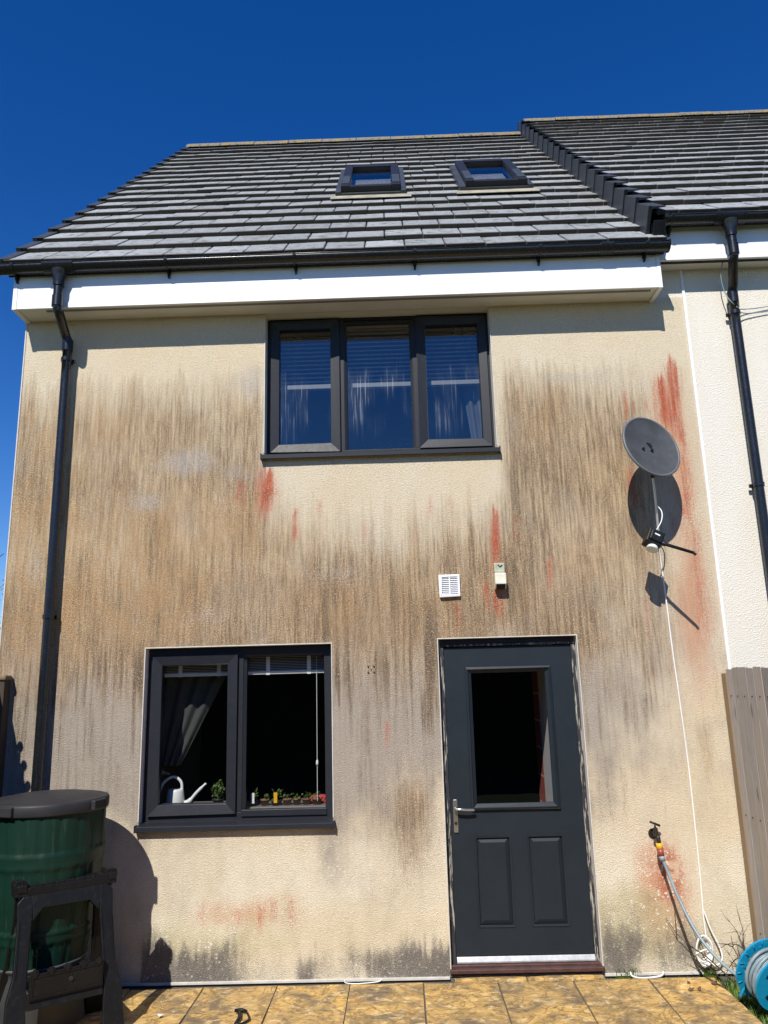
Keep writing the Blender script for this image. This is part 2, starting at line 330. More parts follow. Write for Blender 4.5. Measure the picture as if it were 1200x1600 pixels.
# ------------------------------------------------------------------ mesh helpers
class MB:
    """collects shapes; build() links them as ONE mesh object"""
    def __init__(self): self.v = []; self.f = []; self.smooth = []; self.mi = []
    def add(self, vs, fs, smooth=False, mi=0):
        o = len(self.v); self.v += [tuple(p) for p in vs]; self.f += [tuple(i+o for i in f) for f in fs]
        self.smooth += [smooth]*len(fs); self.mi += [mi]*len(fs); return self
    def box(self, x0, x1, y0, y1, z0, z1, mat=None, mi=0):
        vs = [(x, y, z) for x in (x0, x1) for y in (y0, y1) for z in (z0, z1)]
        if mat is not None: vs = [mat @ Vector(p) for p in vs]
        return self.add(vs, [(0, 1, 3, 2), (4, 6, 7, 5), (0, 4, 5, 1), (2, 3, 7, 6), (0, 2, 6, 4), (1, 5, 7, 3)], mi=mi)
    def hexa(self, bottom, top, mi=0):
        """8-point solid from two quads listed in the same order"""
        return self.add(list(bottom)+list(top), [(3, 2, 1, 0), (4, 5, 6, 7), (0, 1, 5, 4), (1, 2, 6, 5), (2, 3, 7, 6), (3, 0, 4, 7)], mi=mi)
    def prism(self, pts, ax, a, b, mi=0):
        """2D outline pulled along axis ax ('x','y','z') from a to b"""
        def P(p, t): return {'x': (t, p[0], p[1]), 'y': (p[0], t, p[1]), 'z': (p[0], p[1], t)}[ax]
        n = len(pts); vs = [P(p, a) for p in pts]+[P(p, b) for p in pts]
        fs = [tuple(range(n))[::-1], tuple(range(n, 2*n))]+[(i, (i+1) % n, n+(i+1) % n, n+i) for i in range(n)]
        return self.add(vs, fs, mi=mi)
    def tube(self, pts, r, n=10, caps=True, mi=0):
        pts = [Vector(p) for p in pts]; rs = r if isinstance(r, (list, tuple)) else [r]*len(pts)
        vs = []; prev = None
        for i, p in enumerate(pts):
            t = (pts[min(i+1, len(pts)-1)]-pts[max(i-1, 0)]).normalized()
            if prev is None: prev = t.orthogonal().normalized()
            u = (prev-t*prev.dot(t)).normalized(); prev = u; v = t.cross(u)
            vs += [p+(u*math.cos(2*math.pi*k/n)+v*math.sin(2*math.pi*k/n))*rs[i] for k in range(n)]
        fs = [(i*n+k, i*n+(k+1) % n, (i+1)*n+(k+1) % n, (i+1)*n+k) for i in range(len(pts)-1) for k in range(n)]
        self.add(vs, fs, True, mi)
        if caps: self.add(vs[:n], [tuple(range(n))[::-1]], mi=mi); self.add(vs[-n:], [tuple(range(n))], mi=mi)
        return self
    def lathe(self, prof, c=(0, 0, 0), n=32, mi=0, close=True):
        vs = [(c[0]+r*math.cos(2*math.pi*k/n), c[1]+r*math.sin(2*math.pi*k/n), c[2]+z) for r, z in prof for k in range(n)]
        fs = [(i*n+k, i*n+(k+1) % n, (i+1)*n+(k+1) % n, (i+1)*n+k) for i in range(len(prof)-1) for k in range(n)]
        self.add(vs, fs, True, mi)
        return self
    def quad(self, a, b, c, d, mi=0): return self.add([a, b, c, d], [(0, 1, 2, 3)], mi=mi)
    def mesh(self, name, mats):
        me = bpy.data.meshes.new(name); me.from_pydata(self.v, [], self.f)
        me.polygons.foreach_set('use_smooth', self.smooth); me.polygons.foreach_set('material_index', self.mi)
        for m in (mats if isinstance(mats, (list, tuple)) else [mats]): me.materials.append(MAT[m])
        me.update(); return me
    def build(self, name, mats, parent=None, bevel=0, seg=2, fix=True):
        me = self.mesh(name, mats)
        if fix or bevel:
            bm = bmesh.new(); bm.from_mesh(me); bmesh.ops.remove_doubles(bm, verts=bm.verts, dist=1e-5)
            bmesh.ops.recalc_face_normals(bm, faces=bm.faces)
            if bevel:
                es = [e for e in bm.edges if len(e.link_faces) == 2 and e.calc_face_angle(0) > .6]
                bmesh.ops.bevel(bm, geom=es, offset=bevel, segments=seg, affect='EDGES', profile=.5, clamp_overlap=True)
            bm.to_mesh(me); bm.free()
        return link(name, me, parent)
def link(name, me, parent=None):
    o = bpy.data.objects.new(name, me); COL.objects.link(o)
    if parent is not None: o.parent = parent; o.matrix_parent_inverse = Matrix.Translation(-gl(parent))
    return o
LOC = {}
def gl(o):
    return LOC.get(o.name, Vector((0, 0, 0)))
def thing(name, label, cat, loc=(0, 0, 0), group=None):
    o = bpy.data.objects.new(name, None); COL.objects.link(o); o.location = loc; o.empty_display_size = .1
    LOC[o.name] = Vector(loc); return tag(o, label, cat, group)
def tag(o, label, cat, group=None):
    o['label'] = label; o['category'] = cat
    if group: o['group'] = group
    return o
def struct(o): o['kind'] = 'structure'; return o
def smoothpath(pts, n=6):
    P = [Vector(p) for p in pts]; P = [P[0]*2-P[1]]+P+[P[-1]*2-P[-2]]; out = []
    for i in range(1, len(P)-2):
        for k in range(n):
            t = k/n; a, b_, c, d = P[i-1:i+3]
            out.append(.5*((2*b_)+(c-a)*t+(2*a-5*b_+4*c-d)*t*t+(3*b_-a-3*c+d)*t**3))
    return out+[P[-2]]
# value noise for masks
def vn(x, y, seed=0):
    x = np.asarray(x, float); y = np.asarray(y, float); xi = np.floor(x); yi = np.floor(y); fx = x-xi; fy = y-yi
    fx = fx*fx*(3-2*fx); fy = fy*fy*(3-2*fy)
    def h(a, b):
        v = np.sin(a*127.1+b*311.7+seed*74.7)*43758.5453; return v-np.floor(v)
    return (h(xi, yi)*(1-fx)+h(xi+1, yi)*fx)*(1-fy)+(h(xi, yi+1)*(1-fx)+h(xi+1, yi+1)*fx)*fy
def fbm(x, y, seed=0, o=4):
    s = 0; a = .5
    for i in range(o): s = s+a*vn(x*2**i, y*2**i, seed+i*3.1); a *= .5
    return s/(1-.5**o)
def ss(a, b, v):
    t = np.clip((v-a)/(b-a), 0, 1); return t*t*(3-2*t)

# ------------------------------------------------------------------ ground and setting
m = MB(); m.quad((-600, -600, -.12), (600, -600, -.12), (600, 600, -.12), (-600, 600, -.12)); struct(m.build('ground', 'garden_ground'))
PZ = -.005
m = MB(); m.box(-2.69, 1.91, -3.45, -.062, -.115, PZ-.012); patio = struct(m.build('patio', 'joint_grout'))
xs = [-2.69, -2.24, -1.775, -1.308, -.838, -.38, .083, .552, 1.02, 1.49, 1.905]
ys = [-.065, -.462, -.93, -1.40, -1.87, -2.34, -2.81, -3.28]
def slab_mesh(wx, wy, seed):
    n = 4; vs = []; fs = []
    for j in range(n+1):
        for i in range(n+1):
            u, v = i/n, j/n; e = min(u, v, 1-u, 1-v)
            vs.append(((u-.5)*wx, (v-.5)*wy, (0 if e > 0 else -.004)+(vn(u*3, v*3, seed)-.5)*.007))
    for j in range(n):
        for i in range(n): fs.append((j*(n+1)+i, j*(n+1)+i+1, (j+1)*(n+1)+i+1, (j+1)*(n+1)+i))
    ring = [i for i in range(n+1)]+[j*(n+1)+n for j in range(1, n+1)]+[n*(n+1)+i for i in range(n-1, -1, -1)]+[j*(n+1) for j in range(n-1, 0, -1)]
    o = len(vs); vs += [(vs[i][0], vs[i][1], -.04) for i in ring]
    for k in range(len(ring)): a, b_ = k, (k+1) % len(ring); fs.append((ring[b_], ring[a], o+a, o+b_))
    m = MB(); m.add(vs, fs, False); return m.mesh('paving_slab', 'sandstone_slab')
cache = {}
for j in range(len(ys)-1):
    for i in range(len(xs)-1):
        wx = xs[i+1]-xs[i]-.012; wy = ys[j]-ys[j+1]-.012; key = (round(wx, 2), round(wy, 2), (i*3+j) % 3)
        if key not in cache: cache[key] = slab_mesh(wx, wy, len(cache)*1.7)
        o = link('paving_slab', cache[key], patio); o.location = ((xs[i]+xs[i+1])/2, (ys[j]+ys[j+1])/2, PZ+rng.uniform(-.003, .003))
        o.rotation_euler = (rng.uniform(-.004, .004), rng.uniform(-.004, .004), rng.uniform(-.004, .004))
# small step slabs filling the door recess
for a, b_ in ((.285, .735), (.745, 1.225)):
    o = link('step_slab', slab_mesh(b_-a, .052, a), patio); o.location = ((a+b_)/2, -.033, PZ+.006)
m = MB(); m.quad((-2.7, -.07, -.028), (1.91, -.07, -.028), (1.91, .02, -.028), (-2.7, .02, -.028)); struct(m.build('gravel_strip', 'joint_grout'))
# ================================================================== the stained house
XL, XR = -2.83, 2.264
ZS = 4.663            # soffit
house = thing('terraced_house', 'stained cream rendered house with white fascia, grey tiled roof and dark door', 'house', (-.3, 0, 0))
# openings (x0,x1,z0,z1)
LW = (-1.79, -.482, .955, 2.125); UW = (-.965, .762, 3.515, 4.66); DR = (.266, 1.232, .0, 2.135)
def lines(lo, hi, step, extra):
    e = sorted(set([lo, hi]+[x for x in extra if lo < x < hi])); out = []
    for a, b_ in zip(e[:-1], e[1:]):
        n = max(1, int(round((b_-a)/step))); out += list(np.linspace(a, b_, n, endpoint=False))
    return np.array(out+[hi])
def front_wall():
    gx = lines(XL, XR, .0085, [LW[0], LW[1], UW[0], UW[1], DR[0], DR[1]])
    gz = lines(.0, ZS+.02, .022, [LW[2], LW[3], UW[2], UW[3], DR[3]])
    X, Z = np.meshgrid(gx, gz); nx, nz = len(gx), len(gz)
    # gentle unevenness of hand-thrown render
    Y = -(fbm(X*2.2, Z*2.2, 3)-.5)*.006
    onedge = np.zeros_like(X, bool)
    for o in (LW, UW, DR):
        onedge |= (X >= o[0]-.001) & (X <= o[1]+.001) & (Z >= o[2]-.001) & (Z <= o[3]+.001)
    Y[onedge] = 0
    cx = (gx[:-1]+gx[1:])/2; cz = (gz[:-1]+gz[1:])/2; CX, CZ = np.meshgrid(cx, cz)
    keep = np.ones_like(CX, bool)
    for o in (LW, UW, DR): keep &= ~((CX > o[0]) & (CX < o[1]) & (CZ > o[2]) & (CZ < o[3]))
    jj, ii = np.nonzero(keep); base = jj*nx+ii
    F = np.stack([base, base+1, base+nx+1, base+nx], 1)
    me = bpy.data.meshes.new('wall'); V = np.stack([X.ravel(), Y.ravel(), Z.ravel()], 1)
    used = np.unique(F); remap = -np.ones(len(V), int); remap[used] = np.arange(len(used)); V = V[used]; F = remap[F]
    me.from_pydata(V.tolist(), [], F.tolist()); me.polygons.foreach_set('use_smooth', [True]*len(F))
    x, z = V[:, 0], V[:, 2]
    A, B, Cc, Dd = stains(x, z)
    for nm, arr in (('stain_a', A), ('stain_b', B), ('stain_c', Cc), ('stain_d', Dd)):
        at_ = me.color_attributes.new(nm, 'FLOAT_COLOR', 'POINT')
        d = np.ones((len(x), 4), np.float32); d[:, :3] = np.clip(arr, 0, 1); at_.data.foreach_set('color', d.ravel())
    me.materials.append(MAT['roughcast_render']); me.update(); return link('wall', me, house)

def stains(x, z):
    """algae, rain marks and mould on the render as layers over wall coordinates"""
    P = lambda px, py: at(px, py)
    def blob(px, py, rx, rz, p=2.0, rag=.5, seed=0):
        c = P(px, py); d = np.sqrt(((x-c.x)/rx)**2+((z-c.z)/rz)**2)+(fbm(x*9, z*5, seed+px*.01)-.5)*rag
        return np.exp(-np.clip(d, 0, 9)**p)
    def streak(px, top, bot, wpx, s=1.0, fade=.45, seed=0):
        """a run of algae: ragged top, hard head, thinning tail"""
        a, b_ = P(px, top), P(px, bot); wd = wpx/150.0
        col = (vn(x*75, z*.6, seed+px)-.5)*.55; L = max(a.z-b_.z, .03)
        wob = (vn(z*4, 0*z, px)-.5)*wd*.35; fib = .35+.9*vn(x*130, z*5, px+3)
        prof = np.exp(-((x-a.x-wob)/(wd*.55))**2)
        t = (a.z-z)/L+col*.5
        return s*prof*fib*ss(-.05, .10, t)*(1-ss(1-fade, 1.12, t))
    low = fbm(x*1.1, z*1.1, 1); med = fbm(x*4, z*2.4, 5); colm = vn(x*58, z*2.6, 8); colf = vn(x*117, z*4, 9); colb = vn(x*17, z*1.0, 12); cf0 = vn(x*50, 0*z, 18); cf1 = vn(x*110, 0*z, 19)
    # height at which the rain-fed staining begins, column by column
    zt = 4.22+.10*(colb-.5)+.11*(cf0-.5)+.13*(cf1-.5)-.04*ss(.8, 1.3, x)
    under = ss(-1.04, -.88, x)*(1-ss(.70, .90, x))
    zt_u = 3.10+.16*(colb-.5)+.13*(cf0-.5)+.15*(cf1-.5)+.16*ss(.1, .9, np.abs(x-.0))
    top = (1-under)*(.40*ss(-.02, .10, zt-z)+.60*ss(.0, .50, zt-z))+under*(.26*ss(-.03, .10, zt_u-z)+.74*ss(.0, .65, zt_u-z))
    bottom = ss(1.35, 2.15, z+.35*(med-.5)+.25*(colm-.5))
    side = 1-.80*ss(1.72, 2.08, x+.12*(med-.5))
    brown = top*bottom*side*(.55+.30*low+.16*(colm-.5)+.14*(colf-.5)+.55*(med-.5))
    brown *= 1+.18*ss(1.9, 2.6, z)*ss(3.7, 2.7, z)
    ochre = np.clip(blob(60, 860, .30, .8)+.9*blob(140, 640, .5, .35)+.9*blob(215, 950, .55, .35)+.8*blob(350, 830, .7, .4)+.8*blob(620, 960, 1.0, .3)+.5*blob(960, 880, .5, .5)+.6*blob(850, 640, .3, .4)+.7*blob(45, 960, .25, .35)+.6*blob(170, 850, .5, .5), 0, 1)*(.6+.5*med)
    grey = .95*ss(.75, 1.35, z+.4*(med-.5))*(1-ss(2.3, 2.9, z+.3*(med-.5)))*(.45+.9*med)*(1-.45*ss(1.2, 1.5, x))*(1-.5*ss(1.7, 2.1, x))
    grey += .45*ss(.05, .5, z)*(1-ss(.9, 1.5, z))*(low)*(.5+med)
    grey += .35*blob(120, 1130, .3, .5)+.40*blob(590, 1150, .35, .45)+.3*blob(960, 1080, .25, .4)+.35*blob(520, 1330, .12, .2)
    dark = top*bottom*side*np.clip(.12+.8*(colm-.50)+.8*(colf-.5)+.9*(med-.5)+.7*(low-.5)+.40*blob(870, 900, .6, .5)+.40*blob(590, 960, .8, .3)+.45*blob(820, 760, .25, .25)+.28*blob(300, 900, .6, .35), 0, 1)*.66
    dark += .35*blob(1000, 1090, .10, .25)*colm+.45*blob(670, 1020, .12, .25)*(colm)+.4*blob(540, 1060, .15, .3)*colm
    dark += .42*ss(2.3, 1.7, z)*ss(.55, 1.1, z)*(colm*.9+colf*.7+med-.75)*(1-.5*ss(1.4, 1.7, x))+.30*ss(.9, .5, z)*(med-.35)
    dark += .25*blob(640, 1310, .15, .35, 2, .6)
    brown = brown+.55*blob(640, 1300, .15, .30, 3, .6)+.35*blob(650, 1230, .12, .2)+.30*blob(590, 1290, .10, .2)
    dr = ss(-.1, .06, P(1100, 1130).z-z)*ss(P(1105, 1240).z-.02, P(1105, 1190).z, z)
    a = P(1098, 1130); brown = brown+.45*np.exp(-((x-a.x)/(.10*np.clip(1-(a.z-z)/.55, .12, 1.3)))**2)*dr
    bloom = .9*blob(285, 722, .26, .12, 2, .9)+.7*blob(232, 785, .18, .10, 2, .9)+.55*blob(520, 895, .22, .10, 2, .9)+.7*blob(390, 600, .16, .16, 2, .8)+.6*blob(880, 590, .35, .05, 2, .9)+.5*blob(390, 745, .2, .12, 2, .8)+.5*blob(60, 880, .1, .3)+.35*blob(740, 800, .2, .1)+.45*blob(330, 960, .3, .1, 2, 1)
    # red algae
    R = np.zeros_like(x)
    for a_ in ((1047, 562, 700, 15, 1.0), (1033, 588, 690, 11, 1.0), (1055, 600, 720, 9, .8), (1021, 600, 680, 7, .6), (975, 606, 660, 6, .55), (988, 620, 655, 5, .4), (1008, 615, 660, 5, .4),
               (417, 728, 812, 17, .95), (405, 735, 800, 9, .6), (377, 748, 800, 14, .42), (770, 792, 905, 9, 1.0), (778, 860, 960, 9, .7), (776, 925, 975, 8, .75), (760, 905, 960, 6, .45),
               (460, 800, 862, 7, .65), (500, 780, 812, 6, .35), (570, 815, 850, 6, .45), (610, 790, 818, 5, .3), (672, 775, 815, 7, .35), (700, 770, 800, 6, .25), (648, 830, 850, 5, .3), (805, 800, 850, 7, .35),
               (715, 938, 990, 8, .5), (857, 868, 930, 7, .55), (605, 1125, 1190, 7, .42), (430, 1400, 1440, 9, .35), (456, 1398, 1452, 8, .48), (405, 1410, 1460, 9, .42), (313, 1412, 1450, 8, .35), (372, 1420, 1450, 12, .25), (340, 1415, 1445, 7, .2),
               (1064, 700, 840, 14, .62), (1075, 800, 1000, 18, .40), (1085, 880, 1010, 20, .45), (1050, 800, 860, 12, .4), (1008, 930, 1000, 7, .3), (985, 730, 800, 12, .55), (1098, 930, 1010, 9, .3), (1040, 1000, 1080, 10, .15)):
        R = np.maximum(R, streak(*a_, seed=a_[0] % 17))
    R *= 1.25*(.62+.75*(fbm(x*26, z*11, 21)-.2))
    pink = 1.0*blob(1085, 960, .16, .45, 2, .6)+.8*blob(1065, 760, .14, .5, 2, .6)+.45*blob(1045, 640, .14, .3)+.8*blob(418, 770, .08, .20, 2, .7)+.7*blob(375, 1430, .40, .10, 2, .9)+.5*blob(770, 850, .05, .3)+.55*blob(1040, 620, .12, .2, 2, .8)+.10*blob(560, 760, .5, .10)+.2*blob(770, 960, .06, .2)+.25*blob(1095, 1060, .1, .2)
    tap = blob(1035, 1368, .13, .20, 4, .5)
    sp = vn(x*30, z*30, 31)
    R = np.maximum(R, .85*tap*(sp < .68)*(.45+.6*ss(-.05, .05, x-1.66))*(.6+.8*med)); pink = pink+.95*blob(1040, 1375, .21, .28, 3, .7)+.55*blob(1035, 1450, .22, .14, 2, .9)+.25*blob(1085, 1480, .1, .1)
    # splash-back mould along the foot of the wall
    foot = fbm(x*7, z*3, 41); mould = 1.45*ss(.34, .02, z+.30*(foot-.5)+.10*(colm-.5))*(.30+.9*ss(.4, .7, fbm(x*2.5+3, 0*x, 44)))*.8
    mould += .42*blob(595, 1500, .22, .08, 2, .8)+.45*blob(960, 1480, .12, .16, 2, .7)+.25*blob(1010, 1400, .10, .12, 2, .9)+.3*blob(1065, 1440, .05, .2)+.22*blob(230, 1450, .12, .2)+.2*blob(505, 1320, .05, .12)+.25*ss(.05, .0, np.abs(x-1.27))*ss(.7, .1, z)*med
    mould += .42*blob(1000, 1470, .30, .22, 2, .9)*(.3+1.2*med)+.3*blob(1075, 1470, .15, .12, 2, .8)
    mould *= .65+.7*(foot)
    lich = .6*ss(.75, .3, z+.2*(med-.5))*ss(.02, .2, z)*(low+.3)*(.4+med)+.9*blob(985, 1430, .22, .18, 2, .7)+.6*blob(1040, 1470, .25, .15, 2, .7)+.5*blob(330, 1480, .6, .13)+.3*blob(380, 1360, .4, .1)
    spots = .9*ss(1.0, .5, z)*(.35+.65*ss(.4, .6, fbm(x*3, z*3, 61)))+.8*tap+.35*blob(640, 1330, .2, .2)
    grey = grey+.5*blob(430, 950, .5, .25, 2, .8)+.55*blob(200, 800, .45, .2, 2, .9)+.5*blob(880, 720, .25, .35, 2, .9)+.5*blob(590, 1000, .5, .15, 2, .8)
    return (np.stack([np.clip(brown, 0, .95), R, mould], 1), np.stack([grey, ochre, bloom], 1), np.stack([dark, lich, pink], 1), np.stack([spots, spots, spots], 1))
front_wall()
# reveals, side and rear walls
T = .30
for x0, x1, z0, z1 in (LW, UW, DR):
    m = MB()
    m.quad((x0, 0, z0), (x0, 0, z1), (x0, T, z1), (x0, T, z0)); m.quad((x1, 0, z0), (x1, T, z0), (x1, T, z1), (x1, 0, z1))
    m.quad((x0, 0, z1), (x1, 0, z1), (x1, T, z1), (x0, T, z1)); m.quad((x0, 0, z0), (x0, T, z0), (x1, T, z0), (x1, 0, z0))
    m.build('reveal', 'clean_render', house, fix=False)
m = MB(); m.box(XL, XL+.28, .004, 8.6, -.1, ZS+.3); m.box(XL+.28, XR-.3, 8.3, 8.6, -.1, ZS+.3); m.build('side_wall', 'clean_render', house)
m = MB()   # inner face of the front wall round the openings, floors and partitions keep the rooms dark
def ringwall(y, lo, hi, ops):
    x0 = lo
    for (a, b_, z0, z1, zl, zh) in ops:
        m.quad((x0, y, zl), (a, y, zl), (a, y, zh), (x0, y, zh)); m.quad((a, y, zl), (b_, y, zl), (b_, y, z0), (a, y, z0)); m.quad((a, y, z1), (b_, y, z1), (b_, y, zh), (a, y, zh)); x0 = b_
    m.quad((x0, y, zl), (hi, y, zl), (hi, y, zh), (x0, y, zh))
ringwall(T, XL+.2, XR, [(*LW, 0, 2.4), (*DR, 0, 2.4)]); ringwall(T, XL+.2, XR, [(*UW, 2.6, 4.9)])
m.box(XL+.25, XR, .01, 5, -.1, -.002); m.box(XL+.25, XR, T, 5, 2.4, 2.6); m.box(XL+.25, XR, T, 5, 4.9, 4.95); m.box(XL+.25, XR, 4.6, 4.7, -.05, 4.9); m.box(XR-.3, XR-.1, T+.01, 5, -.05, 4.9)
m.build('interior_wall', 'room_dark', house, fix=False)
m = MB(); m.box(1.06, 1.12, .31, .68, 0, 2.39); m.build('hall_wall', 'room_white', house)
m = MB(); m.box(1.061, 1.13, .68, .95, 0, 2.39); m.build('brick_pier', 'brick_pier', house)
# beads: white trims at base, corner and round openings
m = MB(); m.box(XL-.004, DR[0]-.01, -.012, .02, -.012, .004); m.box(DR[1]+.01, 2.2, -.012, .02, -.012, .004); m.build('base_bead', 'bead_white', house, .002)
m = MB(); m.box(XL-.005, DR[0]-.02, .012, .05, -.115, -.012); m.box(DR[1]+.02, 2.2, .012, .05, -.115, -.012); m.build('plinth', 'dark_slot', house)
m = MB(); m.box(XL-.004, XL+.006, -.006, .012, .01, ZS-.002); m.build('corner_bead', 'bead_white', house, .002)
for o, nm in ((LW, 'opening_bead'), (UW, 'opening_bead'), (DR, 'opening_bead')):
    x0, x1, z0, z1 = o; m = MB(); t = .006
    m.box(x0-t, x0+.001, -.004, .01, z0+(.02 if o is not DR else .03), z1); m.box(x1-.001, x1+t, -.004, .01, z0+.02, z1)
    if o is not UW: m.box(x0-t, x1+t, -.0045, .01, z1-.001, z1+t)
    m.build(nm, 'bead_white', house, .0015)

# ---- windows
def bar_frame(m, x0, x1, z0, z1, wd, y0, y1, mitre=True, slope=.0):
    """rectangular frame of four mitred bars; slope pushes the inner edge back"""
    o = [(x0, z0), (x1, z0), (x1, z1), (x0, z1)]; i = [(x0+wd, z0+wd), (x1-wd, z0+wd), (x1-wd, z1-wd), (x0+wd, z1-wd)]
    for k in range(4):
        a, b_, c, d = o[k], o[(k+1) % 4], i[(k+1) % 4], i[k]
        g = .0012
        m.hexa([(a[0], y1, a[1]), (b_[0], y1, b_[1]), (c[0], y1, c[1]), (d[0], y1, d[1])], [(a[0], y0, a[1]), (b_[0], y0, b_[1]), (c[0], y0+slope, c[1]), (d[0], y0+slope, d[1])])
    return m
def pane(name, x0, x1, z0, z1, y, mat, parent):
    m = MB(); m.quad((x0, y, z0), (x1, y, z0), (x1, y, z1), (x0, y, z1)); return m.build(name, mat, parent, fix=False)
def sill(x0, x1, z, parent, out=.05):
    m = MB(); m.prism([(.10, z+.012), (-out+.004, z-.004), (-out, z-.008), (-out, z-.036), (-out+.006, z-.04), (-out+.012, z-.036), (-out+.014, z-.014), (.10, z-.010)], 'x', x0, x1)
    m.box(x0-.004, x0+.004, -out-.002, .0, z-.041, z+.004); m.box(x1-.004, x1+.004, -out-.002, .0, z-.041, z+.004)
    return m.build('sill', 'anthracite', parent)
# lower window
lw = link('window', MB().box(LW[0]+.001, LW[1]-.001, .13, .145, LW[2], LW[2]+.02).mesh('window', 'anthracite'), house); lw['label'] = 'lower window with opening left sash and fixed right pane'
yo = .075
m = MB(); bar_frame(m, LW[0]+.002, LW[1]-.002, LW[2]+.002, LW[3]-.002, .055, yo, yo+.07); m.box(-1.150, -1.112, yo+.001, yo+.07, LW[2]+.057, LW[3]-.057)
m.build('frame', 'anthracite', lw, .003)
m = MB(); bar_frame(m, -1.755, -1.150, 1.005, 2.072, .068, yo-.024, yo+.05, slope=.012); m.build('sash', 'anthracite', lw, .004)
m = MB(); bar_frame(m, -1.113, -.515, 1.000, 2.075, .024, yo+.006, yo+.05, slope=.012); m.box(-1.112, -.53, yo-.012, yo+.02, .985, 1.028); m.build('glazing_bead', 'anthracite', lw, .003)
pane('pane', -1.69, -1.215, 1.07, 2.005, yo+.02, 'glass_low', lw); pane('pane', -1.093, -.535, 1.02, 2.055, yo+.03, 'glass_low', lw)
sill(-1.80, -.472, .955, lw)
m = MB(); m.box(LW[0], LW[1], .16, .52, 1.0, 1.03); m.build('inner_sill', 'sill_dim', lw, .004)
# upper window
uw = link('window', MB().box(UW[0]+.001, UW[1]-.001, .15, .165, UW[2], UW[2]+.02).mesh('window', 'anthracite'), house); uw['label'] = 'upper three light window with blind and dried drips'
yo = .105
m = MB(); bar_frame(m, UW[0]+.002, UW[1]-.002, UW[2]+.002, UW[3]+.03, .055, yo, yo+.07)
m.box(-.405, -.368, yo+.001, yo+.07, UW[2]+.057, UW[3]); m.box(.165, .205, yo+.001, yo+.07, UW[2]+.057, UW[3]); m.build('frame', 'anthracite', uw, .003)
m = MB(); bar_frame(m, -.936, -.402, 3.562, 4.635, .067, yo-.022, yo+.05, slope=.012); m.build('sash', 'anthracite', uw, .004)
m = MB(); bar_frame(m, .198, .742, 3.562, 4.635, .067, yo-.022, yo+.05, slope=.012); m.build('sash', 'anthracite', uw, .004)
m = MB(); bar_frame(m, -.368, .166, 3.556, 4.63, .022, yo+.004, yo+.05, slope=.012); m.build('glazing_bead', 'anthracite', uw, .003)
pane('pane', -.872, -.466, 3.626, 4.572, yo+.02, 'glass_up', uw); pane('pane', -.350, .148, 3.574, 4.612, yo+.03, 'glass_up', uw); pane('pane', .262, .678, 3.626, 4.572, yo+.02, 'glass_up', uw)
sill(-.982, .776, 3.515, uw)
m = MB(); m.box(UW[0], UW[1], .19, .40, 3.54, 3.57); m.build('inner_sill', 'sill_dim', uw, .004)
# ---- door
door = link('door', None, house) if False else None
yd = .065
m = MB()
def rect_holes(m, X0, X1, Z0, Z1, holes, y0, y1):
    xs_ = sorted({X0, X1, *[h[0] for h in holes], *[h[1] for h in holes]}); zs_ = sorted({Z0, Z1, *[h[2] for h in holes], *[h[3] for h in holes]})
    for a, b_ in zip(xs_[:-1], xs_[1:]):
        for c, d in zip(zs_[:-1], zs_[1:]):
            if not any(a >= h[0]-1e-6 and b_ <= h[1]+1e-6 and c >= h[2]-1e-6 and d <= h[3]+1e-6 for h in holes):
                m.quad((a, y0, c), (b_, y0, c), (b_, y0, d), (a, y0, d)); m.quad((a, y1, c), (a, y1, d), (b_, y1, d), (b_, y1, c))
    for X in (X0, X1): m.quad((X, y0, Z0), (X, y0, Z1), (X, y1, Z1), (X, y1, Z0))
    for Z in (Z0, Z1): m.quad((X0, y0, Z), (X0, y1, Z), (X1, y1, Z), (X1, y0, Z))
G = (.478, 1.018, 1.022, 1.908); PA = (.468, .695, .275, .818); PB = (.820, 1.047, .275, .818)
rect_holes(m, .306, 1.202, .10, 2.075, [G, PA, PB], yd, yd+.044)
door = m.build('door', 'door_paint', house, fix=False); door['label'] = 'dark grey door with one glazed light and two raised panels'
m = MB()
x0, x1, z0, z1 = DR[0]+.002, DR[1]-.002, .055, DR[3]-.002
for a, b_, c, d in ((x0, x0+.036, z0, z1), (x1-.03, x1, z0, z1)): m.box(a, b_, yd-.012, yd+.07, c, d)
m.build('frame_jamb', 'peeling_paint', door, .003)
m = MB(); m.box(x0+.036, x1-.03, yd-.012, yd+.07, 2.082, z1); m.build('frame_head', 'anthracite', door, .003)
m = MB(); m.prism([(yd-.013, 2.098), (yd-.022, 2.092), (yd-.022, 2.086), (yd-.010, 2.082)], 'x', x0+.005, x1-.005); m.build('drip_bar', 'peeling_paint', door)
m = MB(); bar_frame(m, G[0]-.028, G[1]+.028, G[2]-.030, G[3]+.028, .014, yd-.020, yd+.012, slope=-.006); bar_frame(m, G[0]-.014, G[1]+.014, G[2]-.016, G[3]+.014, .026, yd-.014, yd+.012, slope=.016)
m.build('glazing_bead', 'door_paint', door, .002)
pane('pane', G[0]+.008, G[1]-.008, G[2]+.008, G[3]-.008, yd+.012, 'glass_low', door)
for h in (PA, PB):
    m = MB(); x0, x1, z0, z1 = h
    bar_frame(m, x0-.008, x1+.008, z0-.008, z1+.008, .012, yd-.006, yd+.010, slope=.002)
    bar_frame(m, x0+.003, x1-.003, z0+.003, z1-.003, .030, yd+.012, yd+.02, slope=-.012)
    m.box(x0+.033, x1-.033, yd, yd+.02, z0+.033, z1-.033); m.build('panel', 'door_paint', door, .0015)
m = MB(); m.prism([(yd-.022, .070), (yd-.012, .097), (yd-.004, .097), (yd+.03, .075), (yd+.03, .06), (yd-.02, .06)], 'x', .308, 1.200); m.build('weather_bar', 'threshold_metal', door, .002)
